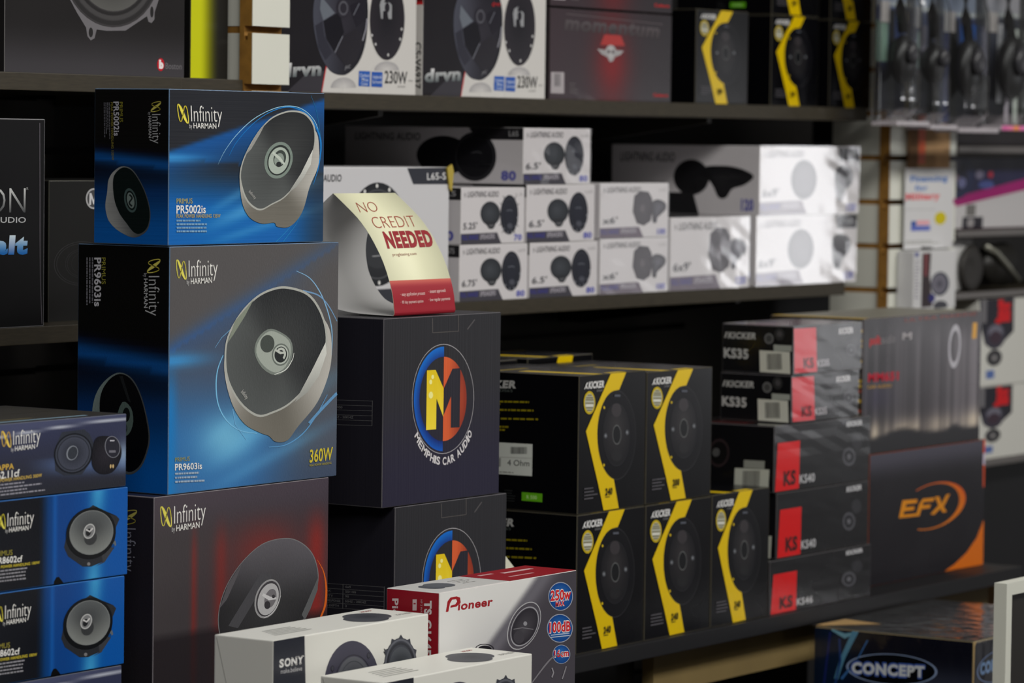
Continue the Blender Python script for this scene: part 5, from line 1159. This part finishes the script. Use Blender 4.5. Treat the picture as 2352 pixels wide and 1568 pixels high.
# ------------------------------------------------------------------ things on the right-hand post
def board_on_post():
    r = empty('cardboard_sheet', (5.662, 2.9465, zz(-.047)), 'brown cardboard piece with an orange strip fixed to the right slat post', 'cardboard')
    mb = MB(); mb.box(0, .152, -.0035, 0, 0, .10); mb.build('sheet', plain('brown_cardboard', (196, 156, 114), .8, noise=.08, nscale=30), r)
    mb = MB(); mb.box(-.002, .03, -.0037, -.0002, 0, .10); mb.build('dark_fold', plain('dark_cardboard', (140, 106, 76), .8, noise=.08, nscale=30), r)
    k = Ink(Face(lambda u, v, e: (u, -.0040-e, v), .152, .1)); k.rect(.031, .012, .058, .0999, (232, 106, 66)); k.build('orange_strip', r, PAPER)
board_on_post()
def sign_on_post():
    r = empty('notice_sheet', (5.645, 2.9425, zz(-.181)), 'white notice with blue and red words and a yellow dot on the right slat post', 'sign')
    W, H = .182, .139
    mb = MB(); mb.box(0, W, -.0012, 0, 0, H); mb.build('sheet', PAPER, r, (212, 212, 214))
    F_ = lambda: Ink(Face(lambda u, v, e: (u, -.0013-e, v), W, H), quad(W, H, (78, 70), (560, 60), (590, 880), (88, 880)))
    k = F_(); k.text('Financing', (128, 200), (500, 186), (128, 146), (84, 124, 190), .045); k.text('for', (175, 284), (304, 280), (175, 236), (110, 140, 196), .045); k.build('blue_lettering', r, PAPER)
    k = F_(); k.text('Military', (88, 380), (430, 366), (88, 320), (226, 110, 116), .05); k.build('red_lettering', r, PAPER)
    k = F_(); k.rect(150, 640, 345, 692, (96, 110, 190)); k.rect(150, 592, 200, 640, (50, 84, 160)); k.rect(205, 585, 335, 632, (230, 170, 180)); k.build('flag_picture', r, PAPER)
    k = F_(); k.ell(446, 566, 60, 66, (206, 190, 10)); k.build('yellow_dot', r, PAPER)
    k = F_(); micro(k, 100, 792, 515, 792, 2, (160, 160, 156), 24, 14, seed=4); micro(k, 90, 470, 480, 470, 1, (190, 190, 192), 20, 10, seed=9); k.build('small_print', r, PAPER)
sign_on_post()
def peg_box():
    root, dm = carton('speaker_box', 'small white box with a dark stripe hanging on the right slat post under the notice', (5.632, 5.790), (2.915, 2.9475), (-.284, -.1835), (206, 206, 208), CARD, edge=(214, 214, 214))
    w, d, h = dm; m = quad(w, h, (80, 905), (555, 895), (560, 1500), (85, 1510))
    k = Ink(onfront(*dm), m, 2); k.poly([(172, 925), (270, 920), (262, 1160), (300, 1480), (172, 1485)], (52, 42, 44)); k.rect(195, 930, 236, 1160, (120, 62, 66)); k.build('stripe_print', root, CARD)
    k = Ink(onfront(*dm), m, 3); k.ell(378, 1245, 105, 125, (58, 62, 74)).ell(370, 1245, 84, 104, (110, 108, 120)).ell(390, 1470, 80, 50, (66, 66, 74)).ell(290, 1390, 36, 46, (40, 40, 110)); k.ell(372, 1245, 34, 40, (84, 82, 94)); k.build('speaker_picture', root, CARD)
    k = Ink(onfront(*dm), m, 3); k.rect(90, 915, 130, 960, (60, 70, 140)); micro(k, 92, 1000, 150, 1000, 12, (150, 146, 160), 34, 14, seed=2); k.build('lettering', root, CARD)
    t = MB(); t.tube([(w/2, 0.006, h+.004), (w/2, d+.001, h+.004)], .002); t.build('peg_hook', STEEL, root)
peg_box()
CLEAR = film('clear_blister', 0.5, (.93, .95, .96), 2.2, 22, .10)
def blister(label, x0, x1, zb, seed, y1=2.88, blue=(48, 62, 104), pale=(128, 138, 156), panels=(), glints=False):
    rr = random.Random(seed); w = x1-x0; H = .36
    r = empty('blister_pack', (x0, y1, zz(zb)), label, 'blister pack', 'clear blister packs hanging by the right slat post')
    # printed insert card; the shell's glare line is painted on as a pale band
    V, F_, K = [], [], []; n = 60
    for j in range(n+1):
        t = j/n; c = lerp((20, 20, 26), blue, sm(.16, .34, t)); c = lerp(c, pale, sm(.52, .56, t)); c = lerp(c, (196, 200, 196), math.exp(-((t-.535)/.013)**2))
        for i in range(7):
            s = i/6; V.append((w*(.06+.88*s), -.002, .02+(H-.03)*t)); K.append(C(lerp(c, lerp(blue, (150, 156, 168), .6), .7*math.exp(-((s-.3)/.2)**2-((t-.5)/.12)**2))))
    for j in range(n):
        for i in range(6): q = j*7+i; F_.append([q, q+1, q+8, q+7])
    nb = len(V); V += [(x, 0.0, z) for x, y, z in V]; K += K[:]; F_ += [[a+nb for a in f][::-1] for f in F_]
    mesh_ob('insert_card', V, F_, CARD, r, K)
    k = Ink(Face(lambda u, v, e: (u, -.0021-e, v), w, H), lambda x, y: (x*w, y*H))
    for x0_, y0_, x1_, y1_, c in panels: k.rect(x0_, y0_, x1_, y1_, c)
    k.build('card_panel', r, CARD)
    mb = MB(); mb.box(0, w, -.046, .002, -.005, .003, .0015); mb.build('bottom_lip', plain('pale_lip_plastic', (176, 170, 176), .35, noise=.12, nscale=40), r)  # opaque pale tone stands in for bright reflections on the clear plastic
    if glints:  # iridescent highlights painted as coloured patches along the lip
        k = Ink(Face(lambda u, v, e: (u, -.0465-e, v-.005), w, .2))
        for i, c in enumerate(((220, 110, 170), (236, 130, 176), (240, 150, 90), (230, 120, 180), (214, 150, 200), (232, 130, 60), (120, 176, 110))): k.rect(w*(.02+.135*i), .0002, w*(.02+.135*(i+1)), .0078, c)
        k.build('painted_glints', r, PAPER)
    # product: dark rounded cup with a grip
    mb = MB(); mb.lathe([(.001, -.012), (w*.30, -.010), (w*.36, 0), (w*.30, .012), (w*.12, .016), (.001, .016)], (w*.52, -.022, .105), (0, -1, 0), 28, .72); p = mb.build('earcup', plain('black_plastic', (26, 25, 25), .35), r, smooth=True)
    mb = MB(); mb.lathe([(.001, -.004), (w*.14, -.004), (w*.16, .004), (w*.10, .008), (.001, .008)], (w*.52, -.040, .115), (0, -1, 0), 24, .8); mb.build('cup_plate', plain('dark_grey_plastic', (62, 62, 66), .3), p, smooth=True)
    mb = MB(); mb.tube([(w*.52, -.022, .15), (w*.40, -.024, .19), (w*.38, -.024, .235), (w*.5, -.022, .262), (w*.66, -.022, .25)], .009, 10); mb.build('headband', plain('black_plastic', (26, 25, 25), .35), r, smooth=True)
    mb = MB(); mb.box(w*.12, w*.40, -.0045, -.0025, .165, .20); mb.build('price_label', plain('label_paper', (176, 170, 168), .5), r)
    # clear shell: domed front, flange all round
    b = bmesh.new(); NX, NZ = 12, 26; g = []
    for j in range(NZ+1):
        row = []
        for i in range(NX+1):
            s, t = i/NX, j/NZ; e = min(1, min(s, 1-s)/.13)*min(1, min(t, 1-t)/.07); e = e*e*(3-2*e)
            dm_ = .034*e*(1-.25*math.exp(-((t-.62)/.05)**2))*(1 if t < .74 else .6)
            row.append(b.verts.new((w*s, -.004-dm_+rr.uniform(-.0005, .0005), H*t)))
        g.append(row)
    for j in range(NZ):
        for i in range(NX): b.faces.new((g[j][i], g[j][i+1], g[j+1][i+1], g[j+1][i]))
    me = bpy.data.meshes.new('clear_shell'); b.to_mesh(me); b.free(); me.materials.append(CLEAR); me.polygons.foreach_set('use_smooth', [True]*len(me.polygons))
    o = bpy.data.objects.new('clear_shell', me); col.objects.link(o); o.parent = r
    mb = MB(); mb.box(0, .005, -.012, .002, 0, H, .001); mb.box(w-.005, w, -.012, .002, 0, H, .001); mb.build('shell_rim', film('clear_rim', .2, (.80, .80, .82), 4.0, 20, .2), r)
    mb = MB(); mb.tube([(w/2, -.06, H-.03), (w/2, 2.945-y1, H-.03)], .0028); mb.build('peg_hook', STEEL, r)
    return r
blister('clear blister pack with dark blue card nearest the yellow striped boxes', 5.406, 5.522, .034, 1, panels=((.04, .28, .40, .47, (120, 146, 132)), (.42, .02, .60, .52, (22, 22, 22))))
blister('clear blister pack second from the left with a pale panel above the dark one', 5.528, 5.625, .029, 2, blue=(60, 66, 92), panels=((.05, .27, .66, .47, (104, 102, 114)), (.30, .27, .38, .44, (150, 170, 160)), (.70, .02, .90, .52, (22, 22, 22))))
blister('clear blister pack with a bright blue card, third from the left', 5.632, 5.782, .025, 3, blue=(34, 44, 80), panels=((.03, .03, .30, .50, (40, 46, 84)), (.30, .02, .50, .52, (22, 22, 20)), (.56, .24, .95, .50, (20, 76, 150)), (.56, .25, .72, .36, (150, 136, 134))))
blister('clear blister pack at the right end with coloured highlights painted on', 5.790, 5.955, .030, 4, blue=(40, 42, 52), pale=(170, 168, 174), panels=((.06, .25, .16, .48, (176, 170, 190)), (.42, .12, .54, .50, (206, 206, 210)), (.62, .02, .70, .26, (200, 190, 200)), (.82, .02, .92, .48, (206, 214, 204))), glints=True)  # upright pale panels paint the light on folds of the clear plastic

# ------------------------------------------------------------------ the next bay beyond the post
def rod_shelf(label, x0, x1, z, y0=2.95, th=.012, d=.38):
    r = empty('rail_shelf', (x0, y0, zz(z)), label, 'shelf', 'narrow grey shelves of the next bay')
    mb = MB(); mb.box(0, x1-x0, 0, .012, -th, 0, .002); mb.build('front_rail', plain('grey_metal', (112, 108, 106), .4, .3, noise=.05), r)
    mb = MB(); mb.box(0, x1-x0, .012, d, -th, -.002); mb.build('shelf_board', SHELF, r); return r
rod_shelf('narrow grey shelf of the next bay, uppermost, above the magenta box', 5.862, 6.6, -.003)
rod_shelf('narrow grey shelf of the next bay, under the small white boxes', 5.862, 6.6, -.152)
rod_shelf('narrow grey shelf of the next bay, under the white speaker cabinet', 5.862, 6.6, -.262)
rod_shelf('narrow grey shelf of the next bay, lowest one', 5.90, 6.6, -.566)
def magenta():
    root, dm = carton('speaker_box', 'magenta and navy carton with a large speaker picture in the next bay', (5.872, 6.30), (3.0, 3.25), (-.1515, -.024), (196, 194, 196), CARD, edge=(150, 100, 130))
    w, d, h = dm; m = quad(w, h, (85, 275), (1300, 270), (1300, 960), (120, 960)); k = Ink(onfront(*dm), m, 2)
    k.poly([(80, 270), (1300, 260), (1300, 560), (717, 672), (130, 790)], (160, 24, 110)); k.poly([(180, 270), (1300, 262), (1300, 440), (720, 570), (400, 640), (260, 600), (200, 460), (230, 320)], (40, 40, 72)); k.build('magenta_print', root, CARD)
    k = Ink(onfront(*dm), m, 4); k.ell(330, 460, 185, 215, (36, 46, 84)).ell(330, 460, 150, 180, (48, 52, 84)).ell(330, 460, 110, 130, (36, 36, 56)).ell(385, 520, 46, 52, (136, 140, 190)).ell(325, 475, 30, 34, (150, 130, 150)).ell(330, 340, 34, 60, (88, 88, 112)).ell(270, 590, 36, 60, (80, 84, 110)).ell(580, 440, 46, 46, (120, 116, 140)).ell(660, 540, 90, 40, (76, 88, 150)).ell(705, 440, 30, 34, (170, 40, 60)); k.build('speaker_picture', root, CARD)
    k = Ink(onfront(*dm), m, 4); k.rect(450, 730, 555, 840, (112, 110, 108)); k.rect(415, 850, 640, 955, (40, 38, 46)); k.ell(505, 905, 40, 44, (150, 146, 148)); k.text('TIMPANO', (250, 885), (335, 880), (250, 860), (120, 120, 118)); k.rect(135, 915, 200, 955, (50, 52, 84)); k.build('lower_print', root, CARD)
magenta()
root, dm = carton('accessory_box', 'dark carton with a magenta corner on the uppermost narrow shelf of the next bay', (5.872, 6.3), (3.0, 3.25), (-.0028, .05), (40, 36, 38), CARD)
k = Ink(onfront(*dm)); k.poly([(.004, .002), (.075, .002), (.076, .030), (.012, .030)], (170, 16, 84)); k.build('magenta_print', root, CARD)
root, dm = carton('accessory_box', 'flat pale carton lying below the magenta box in the next bay', (5.99, 6.06), (3.09, 3.25), (-.2618, -.170), (176, 172, 164), CARD)
k = Ink(onfront(*dm)); k.rect(.002, .008, dm[0]-.002, .066, (92, 90, 88)); k.build('grey_print', root, CARD)
def cabinet():
    r = empty('speaker_cabinet', (5.862, 2.975, zz(-.2612)), 'white rounded speaker cabinet with a dark round driver in the next bay', 'speaker')
    mb = MB(); mb.box(0, .118, 0, .2, 0, .096, .012); mb.build('cabinet', plain('white_paint', (206, 206, 206), .3), r)
    mb = MB(); mb.lathe([(.001, 0), (.036, 0), (.044, .006), (.036, .012), (.014, .004), (.001, .004)], (.092, -.001, .040), (0, -1, 0), 32); mb.build('driver', plain('black_cone', (50, 48, 46), .5), r, smooth=True)
cabinet()
def horn():
    r = empty('horn_speaker', (6.02, 2.975, zz(-.2607)), 'black horn speaker with a silver flare at the right edge', 'speaker')
    mb = MB(); mb.lathe([(.001, 0), (.040, .0), (.036, .02), (.022, .06), (.018, .10), (.001, .10)], (.075, .0, .044), (.12, 1, 0), 28, 1.4); mb.build('horn_body', plain('black_paint', (40, 39, 37), .4), r, smooth=True)
    mb = MB(); mb.tube([(.0, -.002, .078), (.04, -.004, .066), (.09, -.004, .040), (.14, -.002, .012)], .006); mb.build('silver_flare', plain('silver_paint', (150, 150, 140), .3, .5), r, smooth=True)
horn()
def red_word(label, Z):
    root, dm = carton('speaker_box', label, (5.962, 6.25), (2.955, 3.15), Z, (208, 208, 202), CARD, group='white and black boxes with a red upright word in the next bay', edge=(212, 210, 206))
    w, d, h = dm; m = quad(w, h, (160, 120), (860, 120), (860, 885), (160, 885)); k = Ink(onfront(*dm), m, 2)
    k.poly([(165, 125), (510, 125), (510, 420), (420, 500), (330, 560), (230, 520), (190, 380)], (36, 35, 44)); k.rect(190, 125, 240, 330, (110, 108, 112)); k.build('black_print', root, CARD)
    k = Ink(onfront(*dm), m, 4); k.text('JBL', (372, 350), (372, 132), (455, 350), (206, 10, 24), .16); k.build('red_lettering', root, CARD)
    k = Ink(onfront(*dm), m, 4); k.ell(325, 450, 105, 115, (58, 56, 68)).ell(330, 410, 70, 60, (110, 108, 122)).ell(330, 465, 60, 60, (62, 46, 58)).ell(322, 640, 75, 72, (38, 38, 42)).ell(322, 640, 40, 40, (88, 86, 88)).ell(322, 642, 18, 18, (140, 138, 138)); k.build('speaker_picture', root, CARD)
    k = Ink(onfront(*dm), m, 4); k.rect(245, 748, 325, 820, (84, 110, 170)); k.build('blue_label', root, CARD)
red_word('white and black carton with a red upright word, upper of two at the right edge', (-.4335, -.2765))
red_word('white and black carton with a red upright word, lower of two at the right edge', (-.5655, -.4345))
mb = MB(); mb.box(5.42, 7.2, 2.99, 3.0, 0, zz(-.585)); o = mb.build('black_panel', DECKM); tag(o, 'plain black panel under the lowest shelf of the next bay', 'panel')

# ------------------------------------------------------------------ bottom right corner
def blue_oval_box():
    r_ = (4.645, 5.02); root, dm = carton('subwoofer_box', 'large dark carton with blue streaks and an oval word at the bottom right', r_, (2.30, 2.553), (-1.074, -.694), (26, 27, 34), GLOSS, edge=(150, 136, 104), bev=.003)
    w, d, h = dm; m = quad(d, h, (430, 1160), (1600, 1265), (1600, 3299), (430, 3194))
    k = Ink(onside(*dm)); k.grid(lambda s, t: lerp(lerp((24, 25, 34), (70, 76, 96), .6*math.exp(-((t-.83)/.06)**2)*sm(.2, .5, s)), (18, 44, 78), math.exp(-((s-.12)/.16)**2)*.5), 24, 60, d, h); k.build('side_print', root, GLOSS)
    k = Ink(onside(*dm), m, 2)
    for pts, wd, c in (([(560, 1180), (660, 1230), (760, 1190)], [14, 40, 10], (110, 160, 180)), ([(740, 1190), (690, 1300), (640, 1420), (600, 1560)], [46, 40, 34, 30], (86, 140, 170)), ([(550, 1200), (530, 1400), (500, 1700)], 18, (30, 40, 96)), ([(620, 1250), (630, 1420), (590, 1620)], 16, (34, 62, 120)), ([(830, 1260), (760, 1400), (640, 1560)], [10, 8, 20], (60, 110, 170))): k.line(pts, wd, c)
    k.build('blue_streaks', root, GLOSS)
    k = Ink(onside(*dm), m, 5); k.ring(1010, 1480, 336, 118, .95, (140, 160, 196), 3); k.ell(1010, 1480, 316, 110, (18, 20, 24), 3); k.build('oval_emblem', root, GLOSS)
    k = Ink(onside(*dm), m, 8)
    k.text('CONCEPT', (706, 1515), (1258, 1540), (706, 1428), (70, 100, 180), .10); k.text('CONCEPT', (716, 1510), (1252, 1534), (716, 1434), (206, 212, 216), .05); k.build('lettering', root, GLOSS)
    k = Ink(onfront(*dm), quad(w, h, (1600, 1265), (3000, 1180), (3000, 3100), (1600, 3299)), 2); k.ring(1900, 1470, 250, 118, .95, (110, 130, 170), -8); k.ell(1900, 1470, 235, 108, (20, 22, 28), -8); k.text('CONCEPT', (1690, 1520), (2100, 1470), (1690, 1440), (110, 140, 180), .06); k.build('oval_emblem', root, GLOSS)
    k = Ink(onfront(*dm), quad(w, h, (1600, 1265), (3000, 1180), (3000, 3100), (1600, 3299)), 2); k.poly([(1600, 1262), (1640, 1262), (1618, 1300), (1612, 1700), (1600, 1700)], (176, 150, 100)); k.build('worn_corner', root, CARD)
    k = Ink(ontop(*dm)); k.rect(.002, .002, w-.002, d-.002, (60, 62, 60)); k.line([(.02, d*.95), (.10, d*.62), (.20, d*.55)], .010, (110, 116, 112)); k.line([(.03, d*.7), (.16, d*.25)], .006, (96, 100, 98)); k.build('top_print', root, CARD)
    mb = MB(); mb.prism([(.002, d-.002), (.085, d-.004), (.070, d-.07), (.004, d-.012)], 'z', h+.0005, h+.003); mb.build('torn_flap', plain('torn_cardboard', (150, 122, 78), .85, noise=.15, nscale=40), root)
    wrap(root, dm, film('loose_film', .9, (1, 1, 1), 1.6, 26, .10), .004, 'clear_film')
blue_oval_box()
mb = MB(); mb.box(4.60, 5.06, 2.27, 2.56, 0, zz(-1.0795), .003); tag(mb.build('display_plinth', DECKM), 'black plinth under the carton with the oval word', 'plinth')
def frame_stand():
    r = empty('sign_frame', (4.335, 2.10, 0), 'white framed dark sign standing at the lower right edge', 'sign')
    H = zz(-.568); WM = plain('white_frame_paint', (206, 208, 198), .35)
    mb = MB(); mb.prism([(0, 0), (0, H), (.30, H), (.30, 0), (.28, 0), (.28, H-.016), (.016, H-.016), (.016, 0)], 'y', 0, .018); mb.build('frame', WM, r)
    mb = MB(); mb.box(.015, .285, .006, .012, .05, H-.015); mb.build('panel', plain('dark_panel', (40, 38, 36), .4), r)
frame_stand()
mb = MB(); mb.box(5.366, 5.372, 2.6, 2.9, 0, zz(-.674)); o = mb.build('cardboard_sheet', plain('brown_cardboard', (166, 130, 92), .8)); tag(o, 'brown cardboard sheet standing against the right end of the black deck', 'cardboard')
